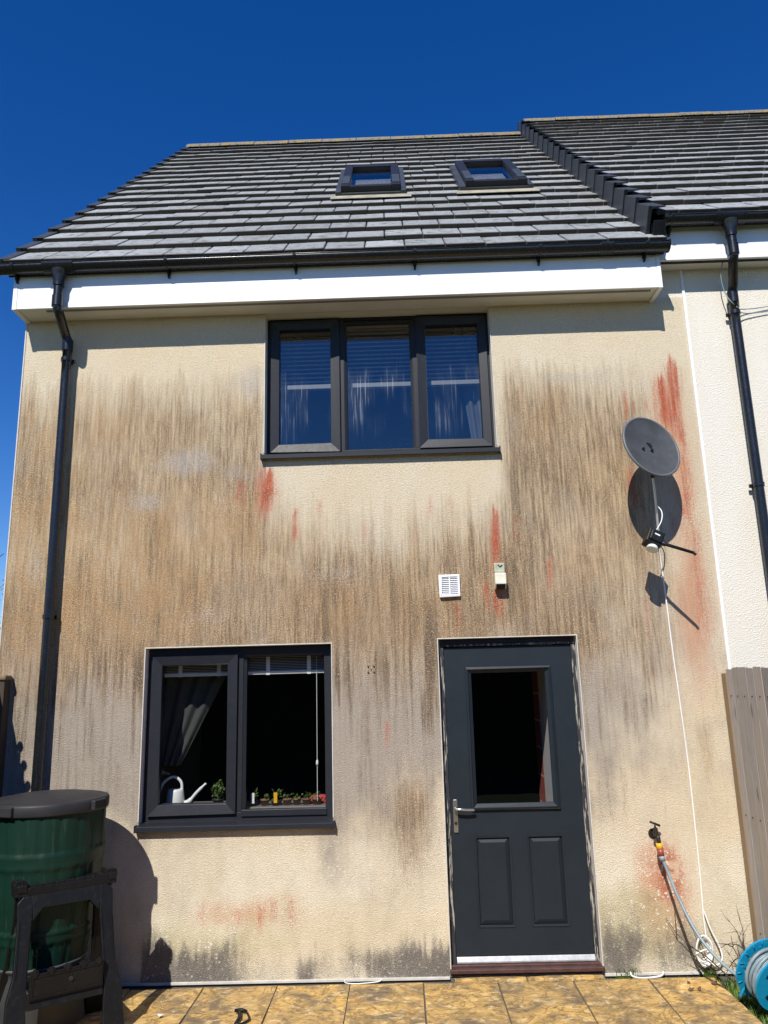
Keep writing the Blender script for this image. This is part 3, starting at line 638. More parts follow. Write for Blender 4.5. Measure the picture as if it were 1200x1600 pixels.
m = MB(); m.box(.268, 1.230, yd-.04, yd+.06, .030, .058); m.box(.258, 1.242, -.022, yd-.02, .020, .046); m.build('door_sill', 'purple_sill', door, .005)
m = MB(); c = at(712, 1275, yd-.01)
m.prism([(c.x-.014+.0, c.z-.105), (c.x+.014, c.z-.105), (c.x+.016, c.z-.09), (c.x+.016, c.z+.09), (c.x+.012, c.z+.105), (c.x-.012, c.z+.105), (c.x-.016, c.z+.09), (c.x-.016, c.z-.09)], 'y', yd-.010, yd)
h = m.build('handle_plate', 'chrome', door, .004)
m = MB(); m.tube([(c.x, yd-.005, c.z+.045), (c.x, yd-.045, c.z+.045)], .010, 12); m.tube(smoothpath([(c.x, yd-.045, c.z+.045), (c.x+.03, yd-.052, c.z+.047), (c.x+.075, yd-.050, c.z+.042), (c.x+.125, yd-.044, c.z+.040)]), .0085, 10)
m.build('lever_handle', 'chrome', door)
m = MB(); m.tube([(c.x, yd-.016, c.z-.045), (c.x, yd-.008, c.z-.045)], .010, 12); m.build('lock_barrel', 'brass_dark', door)

# ---- fascia, soffit, gutter, downpipe
YF = -.23
m = MB(); m.box(-2.800, 1.995, YF, YF+.02, ZS-.012, 4.945); m.build('fascia', 'white_upvc', house, .002)
m = MB(); m.box(XL-.004, -2.801, YF-.003, .0, ZS-.016, 4.94); m.build('box_end', 'white_upvc', house, .002)
m = MB(); m.box(1.996, 2.026, YF-.003, .002, ZS-.016, 4.94); m.build('box_end', 'white_upvc', house, .002)
m = MB(); m.box(-2.80, 1.995, YF+.021, .12, ZS, ZS+.012); sof = m.build('soffit', 'soffit_white', house)
m = MB(); m.box(-2.62, 1.97, YF+.048, YF+.082, ZS-.003, ZS-.0005)
vent = m.build('vent_strip', 'white_upvc', sof)
m = MB()
for i in range(300): x = -2.60+i*.0152; m.box(x, x+.010, YF+.050, YF+.080, ZS-.0045, ZS-.0028)
m.build('vent_slot', 'dark_slot', sof, fix=False)
def gutter(name, x0, x1, zc, yc, parent, ends=(1, 1)):
    """half-round channel, open on top, with a rolled lip"""
    R0, R1 = .056, .051; N = 14; pr = [(yc-R0*math.cos(math.pi*k/N), zc-R0*math.sin(math.pi*k/N)) for k in range(N+1)]+[(yc+R1*math.cos(math.pi*k/N), zc-R1*math.sin(math.pi*k/N)) for k in range(N+1)]
    m = MB(); n = len(pr); vs = [(x0, *p) for p in pr]+[(x1, *p) for p in pr]
    m.add(vs, [(i, (i+1) % n, n+(i+1) % n, n+i) for i in range(n)], True)
    m.tube([(x0, yc-R0+.002, zc), (x1, yc-R0+.002, zc)], .006, 8)
    for e, xx in zip(ends, (x0, x1)):
        if e: m.prism([(yc-.062*math.cos(math.pi*k/N), zc+.008-.070*math.sin(math.pi*k/N)) for k in range(N+1)], 'x', xx-.006, xx+.022 if xx == x0 else xx+.006)
    return m.build(name, 'black_pvc', parent, fix=True)
def union(x, zc, yc, parent, wd=.06, name='gutter_union'):
    m = MB(); N = 12; pr = [(yc-.063*math.cos(math.pi*k/N), zc+.006-.066*math.sin(math.pi*k/N)) for k in range(N+1)]+[(yc+.052*math.cos(math.pi*k/N), zc+.006-.054*math.sin(math.pi*k/N)) for k in range(N+1)]
    n = len(pr); m.prism(pr, 'x', x-wd/2, x+wd/2); return m.build(name, 'black_pvc', parent, .003, 1)
def bracket(x, zc, yc, yf, parent, hook=True):
    m = MB(); N = 12; pr = [(yc-.062*math.cos(math.pi*k/N), zc+.004-.062*math.sin(math.pi*k/N)) for k in range(N+1)]+[(yc+.054*math.cos(math.pi*k/N), zc+.004-.054*math.sin(math.pi*k/N)) for k in range(N+1)]
    m.prism(pr, 'x', x-.011, x+.011); m.box(x-.012, x+.012, yc+.04, yf, zc-.075, zc+.01)
    m.prism([(yf, zc-.105), (yf-.02, zc-.1), (yc+.02, zc-.05), (yf, zc-.045)], 'x', x-.007, x+.007)
    return m.build('gutter_bracket', 'black_pvc', parent)
ZG, YG = 4.962, -.292
gut = gutter('gutter', -2.955, 2.072, ZG, YG, house)
for px in (25, 262, 461, 648, 843, 1010): bracket(at(px, 400, YG).x, ZG, YG, YF, gut)
union(at(947, 385, YG).x, ZG, YG, gut, .10)
def downpipe(px_out, zc, yc, path, parent, clips, r=.034):
    x = px_out
    m = MB(); N = 12; pr = [(yc-.064*math.cos(math.pi*k/N), zc+.006-.067*math.sin(math.pi*k/N)) for k in range(N+1)]+[(yc+.05*math.cos(math.pi*k/N), zc+.006-.052*math.sin(math.pi*k/N)) for k in range(N+1)]
    m.prism(pr, 'x', x-.115, x+.115); m.tube([(x, yc, zc-.045), (x, yc, zc-.075), (x, yc, zc-.115), (x, yc, zc-.17)], [.062, .055, .041, .041], 20)
    m.build('gutter_outlet', 'black_pvc', parent, fix=False)
    m = MB(); pts = []
    m.tube(path[0], r, 18); m.tube(path[1], r, 18, True)
    dp = m.build('downpipe', 'black_pvc', parent, fix=False)
    for (a, b_) in path[2]: m = MB(); m.tube([a, b_], r+.006, 18); m.build('pipe_collar', 'black_pvc', dp, fix=False)
    for z in clips:
        c = path[1][-1]; m = MB(); m.tube([(c[0], c[1], z-.014), (c[0], c[1], z+.014)], r+.006, 18); m.box(c[0]-.052, c[0]+.052, c[1]+.030, c[1]+.042, z-.013, z+.013); m.box(c[0]-.02, c[0]+.02, c[1]+.03, 0, z-.01, z+.01)
        m.build('pipe_clip', 'black_pvc', dp, fix=False)
xo = at(92, 440, YG).x; xw = at(91, 750, -.075).x
Pth = [[(xo, YG, ZG-.1), (xo, YG, ZS+.06), (xo, YG, ZS-.03), (xo+.006, YG+.012, ZS-.055)],
       smoothpath([(xo, YG, ZS-.04), (xo+.01, YG+.03, ZS-.085), (xw-.01, -.11, 4.50), (xw, -.075, 4.45)], 5)+[(xw, -.075, 4.1), (xw-.002, -.075, -.03)],
       [((xo, YG, ZS+.05), (xo, YG, ZS-.035)), ((xw, -.075, 4.46), (xw, -.075, 4.37))]]
downpipe(xo, ZG, YG, Pth, house, (4.30, 2.36, .75))
# ---- roof
PIT = rad(45); GA = .342; TW = .3
ex = Vector((1, 0, 0)); es = Vector((0, math.cos(PIT), math.sin(PIT))); en = Vector((0, -math.sin(PIT), math.cos(PIT)))
def roofmat(x, s, h, tilt=0.0, org=Vector((0, -.315, 4.972)), jit=(0, 0)):
    M = Matrix.Translation(org+ex*x+es*s+en*h) @ Matrix(((1, 0, 0, 0), (0, es.y, en.y, 0), (0, es.z, en.z, 0), (0, 0, 0, 1)))
    return M @ Matrix.Rotation(-tilt, 4, 'X') @ Matrix.Rotation(jit[0], 4, 'Z') @ Matrix.Rotation(jit[1], 4, 'Y')
def tile_mesh(wd, th=.034, L=.42):
    m = MB(); a = wd/2-.0034
    m.box(-a, a, 0, L, -th, 0)
    me = m.mesh('roof_tile', 'slate_grey_tile'); bm = bmesh.new(); bm.from_mesh(me)
    es_ = [e for e in bm.edges if all(abs(v.co.y) < 1e-5 for v in e.verts) or (all(v.co.z > -1e-5 for v in e.verts))]
    bmesh.ops.bevel(bm, geom=es_, offset=.004, segments=1, affect='EDGES'); bm.to_mesh(me); bm.free(); return me
TILE = {}
def tile_of(wd):
    k = round(wd, 3)
    if k not in TILE: TILE[k] = tile_mesh(wd)
    return TILE[k]
def roof(parent, x0, x1, org, rows, solid_rows, holes, phase=0, label=None):
    eps = .045
    m = MB(); Ls = rows*GA
    P = lambda x, s, h: org+ex*x+es*s+en*h
    m.hexa([P(x0, .02, -.10), P(x1, .02, -.10), P(x1, Ls, -.10), P(x0, Ls, -.10)], [P(x0, .02, -.036), P(x1, .02, -.036), P(x1, Ls, -.036), P(x0, Ls, -.036)])
    m.hexa([P(x0, Ls-.05, -.10), P(x1, Ls-.05, -.10), P(x1, Ls-.05, -.10)+Vector((0, Ls*.72, -Ls*.72)), P(x0, Ls-.05, -.10)+Vector((0, Ls*.72, -Ls*.72))], [P(x0, Ls, -.03), P(x1, Ls, -.03), P(x1, Ls, -.03)+Vector((0, Ls*.72, -Ls*.72)), P(x0, Ls, -.03)+Vector((0, Ls*.72, -Ls*.72))])
    rf = m.build('roof', 'dark_slot', parent); tilt = math.asin(.034/GA)
    stuff = MB(); count = 0
    for i in range(rows):
        s = i*GA; xa = x0; off = ((i+phase) % 2)*.5*TW
        edges = [x0]; xx = x0+(TW if off == 0 else TW*.5)
        while xx < x1-.05: edges.append(xx); xx += TW
        edges.append(x1)
        for a, b_ in zip(edges[:-1], edges[1:]):
            spans = [(a, b_)]
            for (hx0, hx1, hs0, hs1) in holes:
                if s+GA*.5 > hs0 and s+GA*.5 < hs1:
                    ns = []
                    for (p, q) in spans:
                        if q <= hx0 or p >= hx1: ns.append((p, q)); continue
                        if p < hx0-.03: ns.append((p, hx0))
                        if q > hx1+.03: ns.append((hx1, q))
                    spans = ns
            for p, q in spans:
                jit = (rng.gauss(0, .004), rng.gauss(0, .006)); sj = rng.gauss(0, .004)
                M = roofmat((p+q)/2, s+sj, .034+rng.uniform(0, .006), tilt, org, jit)
                if i < solid_rows:
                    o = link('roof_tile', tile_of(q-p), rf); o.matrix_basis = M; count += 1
                else:
                    stuff.box(-(q-p)/2+.002, (q-p)/2-.002, 0, .42, -.034, 0, M); stuff.mi[-4] = 1  # front face gets the painted edge shade
    if stuff.v:
        o = stuff.build('upper_tile_courses', ['slate_tile_far', 'tile_edge_shade'], rf); o['kind'] = 'stuff'
    # ridge: angular caps
    n = int((x1-x0)/.45); rw = (x1-x0)/n; top = P(0, Ls, .02)
    for k in range(n):
        m = MB(); a = x0+k*rw; b_ = a+rw-.006; dz = rng.uniform(-.004, .004)
        pr = [(top.y-.115, top.z-.085), (top.y-.105, top.z-.048), (top.y-.02, top.z+.040), (top.y+.02, top.z+.040), (top.y+.115, top.z-.05), (top.y+.11, top.z-.08), (top.y+.0, top.z+.01)]
        m.prism([(p[0], p[1]+dz) for p in pr], 'x', a, b_); m.build('ridge_tile', 'ridge_lichen', rf, .004, 1)
    return rf, count
ORG = Vector((0, -.315, 4.972))
VX = [(-.440, .140, 2.12, 3.40), (.775, 1.375, 2.16, 3.48)]
rf, c1 = roof(house, -2.875, 2.06, ORG, 19, 17, [(a-.05, b_+.05, c, d) for a, b_, c, d in VX])
# plastic verge caps along the left gable edge
vm = MB(); vm.box(-.035, .0, 0, .40, -.10, .006); vm.box(-.035, .05, 0, .40, .004, .010); vme = vm.mesh('verge_cap', 'verge_plastic')
for i in range(19):
    o = link('verge_cap', vme, rf); o.matrix_basis = roofmat(-2.878, i*GA-.006, .034, math.asin(.027/GA), ORG)
# rooflights
def rooflight(x0, x1, s0, s1):
    M = roofmat(0, 0, 0, 0, ORG)
    m = MB()
    m.box(x0-.055, x0, s0-.03, s1+.05, .0, .075, M); m.box(x1, x1+.055, s0-.03, s1+.05, .0, .075, M); m.box(x0, x1, s1-.02, s1+.05, .0, .075, M); m.box(x0, x1, s0-.03, s0, .0, .06, M)
    fl = m.build('rooflight', 'verge_plastic', house, .004)
    m = MB(); a, b_, c, d = x0, x1, s0, s1; wd = .085
    m.box(a, a+wd, c, d, .03, .125, M); m.box(b_-wd, b_, c, d, .03, .125, M); m.box(a+wd, b_-wd, d-.12, d, .03, .13, M); m.box(a+wd, b_-wd, c, c+.075, .03, .118, M)
    m.build('frame', 'anthracite', fl, .006)
    for xx in (a, b_-wd): m = MB(); m.box(xx+.006, xx+wd-.006, c+.1, c+.104+(d-c)*.35, .124, .129, M); m.build('cover_plate', 'verge_plastic', fl)
    m = MB(); m.box(a+wd, b_-wd, c+.06, d-.11, .085, .090, M); m.build('pane', 'glass_roof', fl)
    m = MB(); m.box(a+wd-.01, b_-wd+.01, c+.06, d-.1, -.02, -.01, M); m.build('blind', 'blind_white', fl)
    m = MB(); m.box(x0-.10, x1+.10, s0-.16, s0-.02, .032, .038, M); m.build('flashing', 'frosted_lead', fl, .002)
for v in VX: rooflight(*v)

# ================================================================== the neighbouring house
nb = thing('terraced_house', 'clean pale rendered neighbouring house with higher roof and downpipe on the right', 'house', (4.3, 0, 0))
NX1 = 6.0
m = MB(); m.box(XR+.004, NX1, .0, .3, -.1, 4.93); m.box(NX1-.28, NX1, .3, 8.6, -.1, 4.93); m.build('wall', 'clean_render', nb)
m = MB(); m.box(2.04, XR+.004, .004, .3, ZS+.01, 4.93); m.build('wall_return', 'clean_render', nb)
c0 = at(1063, 425); m = MB(); m.box(XR-.010, XR+.010, -.011, .006, .02, 4.915); m.build('joint_bead', 'white_upvc', nb, .002)
ZN = 4.913; YN = -.175
m = MB(); m.box(2.035, NX1+.1, YN, YN+.02, ZN-.012, 5.19); m.build('fascia', 'white_upvc', nb, .002)
m = MB(); m.box(2.035, NX1+.1, YN+.021, .12, ZN, ZN+.012); sofn = m.build('soffit', 'soffit_white', nb)
m = MB(); m.box(2.06, NX1, YN+.046, YN+.076, ZN-.004, ZN-.0005); m.build('vent_strip', 'dark_slot', sofn)
ORN = Vector((0, -.285, 5.212)); ZGN, YGN = 5.196, -.262
gn = gutter('gutter', 2.075, NX1+.1, ZGN, YGN, nb)
for px in (1048, ): bracket(at(px, 340, YGN).x, ZGN, YGN, YN, gn)
for x in (3.3, 4.3, 5.3): bracket(x, ZGN, YGN, YN, gn)
xo = at(1140, 350, YGN).x; xw = at(1165, 610, -.075).x
Pth = [[(xo, YGN, ZGN-.1), (xo, YGN, ZN+.06), (xo, YGN, ZN-.03), (xo+.0, YGN+.012, ZN-.055)],
       smoothpath([(xo, YGN, ZN-.04), (xo, YGN+.03, ZN-.085), (xw, -.11, 4.72), (xw, -.075, 4.67)], 5)+[(xw, -.075, 4.4), (xw, -.075, -.03)],
       [((xo, YGN, ZN+.05), (xo, YGN, ZN-.035)), ((xw, -.075, 4.67), (xw, -.075, 4.58))]]
downpipe(xo, ZGN, YGN, Pth, nb, (4.50, 3.16, 1.5))
m = MB(); a = at(1152, 483, -.07); m.tube(smoothpath([(xw-.05, -.10, 4.92), (xw-.075, -.09, 4.80), (xw-.06, -.09, 4.66), (xw-.02, -.11, 4.56), (xw+.1, -.03, 4.55), (3.2, -.02, 4.60), (4.2, -.02, 4.62)]), .004, 6)
m.tube(smoothpath([(xw+.0, -.115, 4.53), (xw+.12, -.03, 4.515), (3.2, -.02, 4.56), (4.2, -.02, 4.58)]), .004, 6)
tag(m.build('wall_cable', 'hose_grey'), 'thin grey cables tied round the neighbouring downpipe under the eaves', 'cable')
rn, c2 = roof(nb, 2.03, 6.1, ORN, 19, 19, [], 1)
# plastic dry verge units stepping up the neighbour's gable edge
m = MB()
prof = [(-.075, -.205), (-.058, -.208), (-.054, .010), (.045, .022), (.045, .030), (-.075, .028)]
vs = [(p[0], 0, p[1]) for p in prof]+[(p[0]+.004, .375, p[1]-.012) for p in prof]; n = len(prof)
m.add(vs, [tuple(range(n)), tuple(range(n, 2*n))[::-1]]+[(i, n+i, n+(i+1) % n, (i+1) % n) for i in range(n)])
m.box(-.0765, -.073, .02, .03, -.19, .0); m.box(-.082, -.055, .0, .020, -.208, .032)
vme = m.mesh('verge_unit', 'verge_plastic')
for i in range(19):
    o = link('verge_unit', vme, rn); o.matrix_basis = roofmat(2.03, i*GA-.012, .038, math.asin(.030/GA), ORN)
m = MB(); P = lambda x, s, h: ORN+ex*x+es*s+en*h
m.hexa([P(2.02, .05, -.26), P(2.06, .05, -.26), P(2.06, 6.45, -.26), P(2.02, 6.45, -.26)], [P(2.02, .05, -.05), P(2.06, .05, -.05), P(2.06, 6.45, -.05), P(2.02, 6.45, -.05)])
m.build('gable_upstand', 'dark_slot', rn)
m = MB(); e = P(0, 19*GA, 0); m.prism([(e.y-.12, e.z-.30), (e.y-.12, e.z-.06), (e.y, e.z+.03), (e.y+.12, e.z-.06), (e.y+.12, e.z-.30)], 'x', 1.955, 2.03); m.build('ridge_end_cap', 'verge_plastic', rn, .004)
m = MB(); q = P(0, 0, 0); m.prism([(q.y-.03, q.z-.06), (q.y+.25, q.z-.06), (q.y+.25, q.z-.26), (q.y+.06, q.z-.26)], 'x', 1.985, 2.074); m.build('verge_stop', 'black_pvc', rn, .004)

# ================================================================== things on the wall
# satellite dish
dc = Vector((1.772, -.29, 3.385)); az, el = rad(20), rad(16)
dn = Vector((math.sin(az)*math.cos(el), -math.cos(az)*math.cos(el), math.sin(el))); du = Vector((0, 0, 1)); du = (du-dn*du.dot(dn)).normalized(); dx_ = du.cross(dn).normalized()*-1
dx_ = Vector((math.cos(az), math.sin(az), 0))
dish = thing('satellite_dish', 'dark grey satellite dish with its feed arm hanging loose beside the red stain', 'satellite dish', (1.775, 0, 3.35))
def dpt(u, v, h): return dc+dx_*u+du*v+dn*h
m = MB(); NR, NA = 8, 40; vs = []; fs = []
A_, B_ = .212, .232
for side, off in ((0, 0.), (1, -.006)):
    base = len(vs)
    for i in range(NR+1):
        r = i/NR
        for k in range(NA):
            t = 2*math.pi*k/NA; vs.append(dpt(A_*r*math.cos(t), B_*r*math.sin(t), .040*r*r+off))
    for i in range(NR):
        for k in range(NA):
            f = (base+i*NA+k, base+i*NA+(k+1) % NA, base+(i+1)*NA+(k+1) % NA, base+(i+1)*NA+k); fs.append(f if side == 0 else f[::-1])
m.add(vs, fs, True); m.build('reflector', 'dish_grey', dish)
m = MB(); m.tube([dpt((A_+.004)*math.cos(2*math.pi*k/48), (B_+.004)*math.sin(2*math.pi*k/48), .034) for k in range(49)], .010, 8, False); m.build('rim', 'dish_rim', dish)
m = MB()
for u, v in ((-.05, -.005), (.02, -.012), (-.03, -.19), (.02, -.20)): m.tube([dpt(u, v, .002), dpt(u, v, .016)], .009, 8)
m.build('bolt_head', 'black_plastic', dish)
m = MB(); m.box(1.82, 1.92, -.02, .0, 3.40, 3.56); m.tube([(1.87, -.02, 3.48), (1.86, -.10, 3.47), (1.82, -.155, 3.45), (1.80, -.17, 3.44)], .019, 12); m.tube([dpt(.0, .02, -.008), (1.80, -.17, 3.42)], .035, 10)
m.build('wall_bracket', 'black_plastic', dish, fix=False)
m = MB(); b0 = at(1019, 738, -.315); m.tube([b0, at(1020, 747, -.315)], .013, 10); m.build('arm_socket', 'black_plastic', dish)
lc = Vector((1.735, -.29, 2.735))
m = MB(); M = Matrix.Translation(lc) @ Matrix.Rotation(rad(28), 4, 'Y') @ Matrix.Rotation(rad(-18), 4, 'X')
m.box(-.056, .056, -.045, .045, -.042, .072, M); m.box(-.042, .042, -.062, -.044, -.026, .054, M); lnb = m.build('feed_block', 'black_plastic', dish, .008)
m = MB(); m.tube([M @ Vector((.01, 0, -.03)), M @ Vector((.012, 0, -.068))], [.034, .040], 16); m.build('feed_cap', 'can_white', lnb)
m = MB(); m.box(-.018, .018, -.0645, -.0615, .016, .026, M); m.build('feed_sticker', 'can_white', lnb)
m = MB(); be = Vector((1.945, -.43, 2.625)); bs = lc+Vector((.02, -.01, -.005)); m.tube([bs, bs.lerp(be, .25), bs.lerp(be, .27), be], [.017, .016, .012, .010], 8); m.tube([be, be+Vector((.012, -.006, -.016))], .010, 8); m.build('feed_arm', 'black_plastic', dish)
# white aerial lead down the wall
P1 = [at(1020, 745, -.315), at(1023, 770, -.27), at(1026, 800, -.19), at(1029, 835, -.10), at(1032, 872, -.02), at(1040, 930, -.010), at(1050, 1010, -.010), at(1062, 1095, -.010), at(1075, 1190, -.010), at(1086, 1290, -.012), at(1095, 1380, -.012), at(1099, 1430, -.014), at(1103, 1462, -.018), at(1106, 1480, -.02)]
m = MB(); m.tube(smoothpath(P1, 5), [.0085]*16+[.0055]*(5*13+1-16), 8)
P2 = [at(1027, 790, -.22), at(1034, 800, -.24), at(1033, 815, -.27), at(1022, 834, -.29)]
m.tube(smoothpath(P2), .004, 6)
cc = at(1099, 1484, -.03)
for k in range(4):
    rx, rz = .034+.006*k, .062+.008*k; tw = .18-.05*k
    m.tube([(cc.x+rx*math.cos(t)*math.cos(tw)+rz*math.sin(t)*math.sin(tw), -.02-.010*k+.006*math.sin(3*t+k), cc.z-rx*math.cos(t)*math.sin(tw)+rz*math.sin(t)*math.cos(tw)) for t in [2*math.pi*j/26 for j in range(27)]], .0055, 7, False)
m.tube(smoothpath([(cc.x+.02, -.04, cc.z-.06), (cc.x+.06, -.05, cc.z-.085), (cc.x+.105, -.05, cc.z-.05), (cc.x+.10, -.04, cc.z+.02), (cc.x+.06, -.03, cc.z+.12), (cc.x+.035, -.02, cc.z+.22)]), .0055, 7)
m.tube([(cc.x-.06, -.055, cc.z-.015), (cc.x-.01, -.068, cc.z+.01), (cc.x+.04, -.058, cc.z+.015)], .005, 7)
tag(m.build('aerial_lead', 'white_cable', fix=False), 'thin white cable running down the wall from the dish to a coil near the ground', 'cable')
# vent grille
a, b_ = at(685, 899), at(719, 932)
x0, x1, z0, z1 = .291, .438, 2.428, 2.584
v = thing('vent_grille', 'square white louvred vent on the brown stained wall above the door', 'vent', (.365, 0, 2.43))
m = MB(); bar_frame(m, x0, x1, z0, z1, .016, -.028, .0, slope=-.002); m.build('frame', 'white_upvc', v, .004)
m = MB(); m.box(x0+.014, x1-.014, -.006, -.001, z0+.014, z1-.014); m.build('back_plate', 'room_dark', v)
for k in range(9):
    z = z0+.022+k*.0135; m = MB(); m.prism([(-.024, z), (-.006, z+.012), (-.006, z+.0145), (-.024, z+.0035)], 'x', x0+.015, x1-.015); m.build('louvre', 'white_upvc', v)
m = MB(); m.box((x0+x1)/2-.004, (x0+x1)/2+.004, -.0265, -.006, z0+.015, z1-.015); m.build('mullion', 'white_upvc', v)
# security sensor
s_ = thing('motion_sensor', 'small old cream motion sensor box above the door in a red streak', 'sensor', (.72, 0, 2.47))
m = MB(); m.prism([(-.004, 2.585), (-.050, 2.580), (-.052, 2.592), (-.040, 2.655), (-.004, 2.660)], 'x', .683, .757); m.build('mount', 'sensor_green', s_, .004)
m = MB(); m.prism([(-.030, 2.655), (-.048, 2.652), (-.050, 2.600), (-.034, 2.60)], 'x', .692, .748); m.build('mount_hood', 'sensor_green', s_, .003)
m = MB(); m.tube([(.710, -.048, 2.640), (.724, -.052, 2.626), (.740, -.050, 2.637)], .004, 6); m.build('toggle', 'black_plastic', s_)
m = MB(); m.prism([(-.006, 2.584), (-.085, 2.578), (-.092, 2.572), (-.090, 2.500), (-.060, 2.470), (-.006, 2.470)], 'x', .680, .758); m.build('body', 'old_white', s_, .005)
m = MB(); m.prism([(-.0925, 2.498), (-.0615, 2.467), (-.04, 2.4665), (-.04, 2.49)], 'x', .688, .750); m.build('lens', 'dark_slot', s_)
# small fixing holes left of the door
hp = at(580, 1046)
for k, (dx, dz) in enumerate(((-.02, .02), (.02, .02), (-.02, -.02), (.02, -.02), (0, 0))):
    m = MB(); m.tube([(hp.x+dx, -.006, hp.z+dz), (hp.x+dx, .01, hp.z+dz)], .006 if k < 4 else .004, 8); m.build('fixing_hole', 'dark_slot', house)
# garden tap
tap = thing('garden_tap', 'dark brass garden tap with yellow and red hose connector on the wall', 'tap', (1.64, 0, .84))
tc = Vector((1.632, -.075, .845))
m = MB(); m.tube([(1.632, .0, .83), (1.632, -.10, .83)], .013, 12); m.tube([(1.632, 0, .83), (1.632, -.008, .83)], .032, 16); m.tube(smoothpath([(1.632, -.06, .835), (1.634, -.085, .83), (1.636, -.095, .805), (1.637, -.095, .785)]), .014, 12); m.tube([(1.632, -.06, .82), (1.632, -.06, .875)], [.020, .014], 12); m.build('body', 'brass_dark', tap, fix=False)
m = MB(); m.tube([(1.632, -.06, .87), (1.632, -.06, .898)], .006, 8); m.tube([(1.602, -.06, .912), (1.632, -.06, .900), (1.664, -.06, .886)], [.008, .007, .008], 10); m.build('handle', 'brass_dark', tap)
m = MB(); m.tube([(1.637, -.095, .788), (1.638, -.097, .752)], [.020, .022], 14); cn = m.build('connector', 'yellow_plastic', tap)
m = MB(); m.tube([(1.638, -.097, .752), (1.643, -.100, .712)], [.0225, .020], 14); m.build('collar', 'red_plastic', tap)
m = MB(); m.tube([(1.643, -.100, .712), (1.648, -.104, .682)], [.019, .015], 14); m.build('tail', 'grey_plastic', tap)
# hose and reel
hr = Vector((2.055, -.56, .155)); ha = Vector((.26, -.90, -.30)).normalized()   # axle
hu = Vector((0, 0, 1)); hu = (hu-ha*hu.dot(ha)).normalized(); hs = ha.cross(hu)
def rp(r, t, d): return hr+hs*(r*math.cos(t))+hu*(r*math.sin(t))+ha*d
P3 = [(1.648, -.104, .69), (1.665, -.125, .62), (1.70, -.19, .47), (1.752, -.29, .31), (1.83, -.40, .19), (1.93, -.52, .11)]
m = MB(); path = smoothpath(P3, 6)
for k in range(150):
    t = 2*math.pi*k/25+2.6; lay = k//50; path.append(rp(.118+.012*lay+.004*math.sin(k*.37), t, -.045+.095*abs(((k/50) % 2)-1)))
m.tube(path, .0098, 8)
m.tube(smoothpath([rp(.13, 2.0, .05), rp(.20, 2.5, .10), rp(.235, 3.0, .12), rp(.22, 3.7, .12), rp(.17, 4.4, .10)], 6), .0095, 8)
tag(m.build('garden_hose', 'hose_grey', fix=False), 'grey blue garden hose hanging from the tap down to the blue reel', 'hose')
reel = thing('hose_reel', 'bright blue plastic hose reel lying at the right end of the patio', 'hose reel', (hr.x, hr.y, PZ))
def disc(r0, r1, d, th, name, spokes=0):
    m = MB(); N = 36
    for a, b_ in (((r0, d), (r1, d)), ((r1, d), (r1, d+th)), ((r1, d+th), (r0, d+th)), ((r0, d+th), (r0, d))):
        for k in range(N):
            t0, t1 = 2*math.pi*k/N, 2*math.pi*(k+1)/N
            m.quad(rp(a[0], t0, a[1]), rp(a[0], t1, a[1]), rp(b_[0], t1, b_[1]), rp(b_[0], t0, b_[1]))
    return m.build(name, 'reel_blue', reel, fix=True)
disc(.125, .178, -.075, .012, 'rear_flange'); disc(.03, .060, -.075, .012, 'rear_hub')
for k in range(18):
    t = 2*math.pi*k/18; m = MB(); m.tube([rp(.148, t, -.060), rp(.176, t, -.060)], .003, 6); m.build('flange_rib', 'reel_blue', reel)
for k in range(6):
    t = 2*math.pi*k/6+.3; m = MB(); u = rp(.055, t, -.07); q = rp(.148, t, -.07); sd = (q-u).cross(ha).normalized()*.014
    m.hexa([u-sd, u+sd, q+sd, q-sd], [u-sd+ha*.01, u+sd+ha*.01, q+sd+ha*.01, q-sd+ha*.01]); m.build('spoke', 'reel_blue', reel)
disc(.0, .075, -.064, .118, 'drum')
m = MB(); N = 44; ring = []
def slots(t): return 1
fr = .158
for d in (.058, .070):
    pass
m2 = MB()
for k in range(N):
    t0, t1 = 2*math.pi*k/N, 2*math.pi*(k+1)/N
    hole = (k % 11) in (3, 4, 5, 6)
    for (a, b_) in ((.0, .07), (.07, .115), (.115, fr)):
        if hole and a == .07: continue
        for d in (.058, .070): m2.quad(rp(a, t0, d), rp(b_, t0, d), rp(b_, t1, d), rp(a, t1, d))
    m2.quad(rp(fr, t0, .058), rp(fr, t1, .058), rp(fr, t1, .070), rp(fr, t0, .070))
m2.build('front_flange', 'reel_blue', reel, fix=False)
m = MB(); m.tube([rp(.11, 1.1, .07), rp(.11, 1.1, .13)], .016, 12); m.build('crank_grip', 'black_plastic', reel)
m = MB()
for d in (-.10,): m.tube(smoothpath([(hr+ha*d+hs*.15+Vector((0, 0, -hr.z+PZ+.012))), hr+ha*d, (hr+ha*d-hs*.15+Vector((0, 0, -hr.z+PZ+.012)))], 2), .010, 8)
m.build('stand', 'reel_blue', reel)
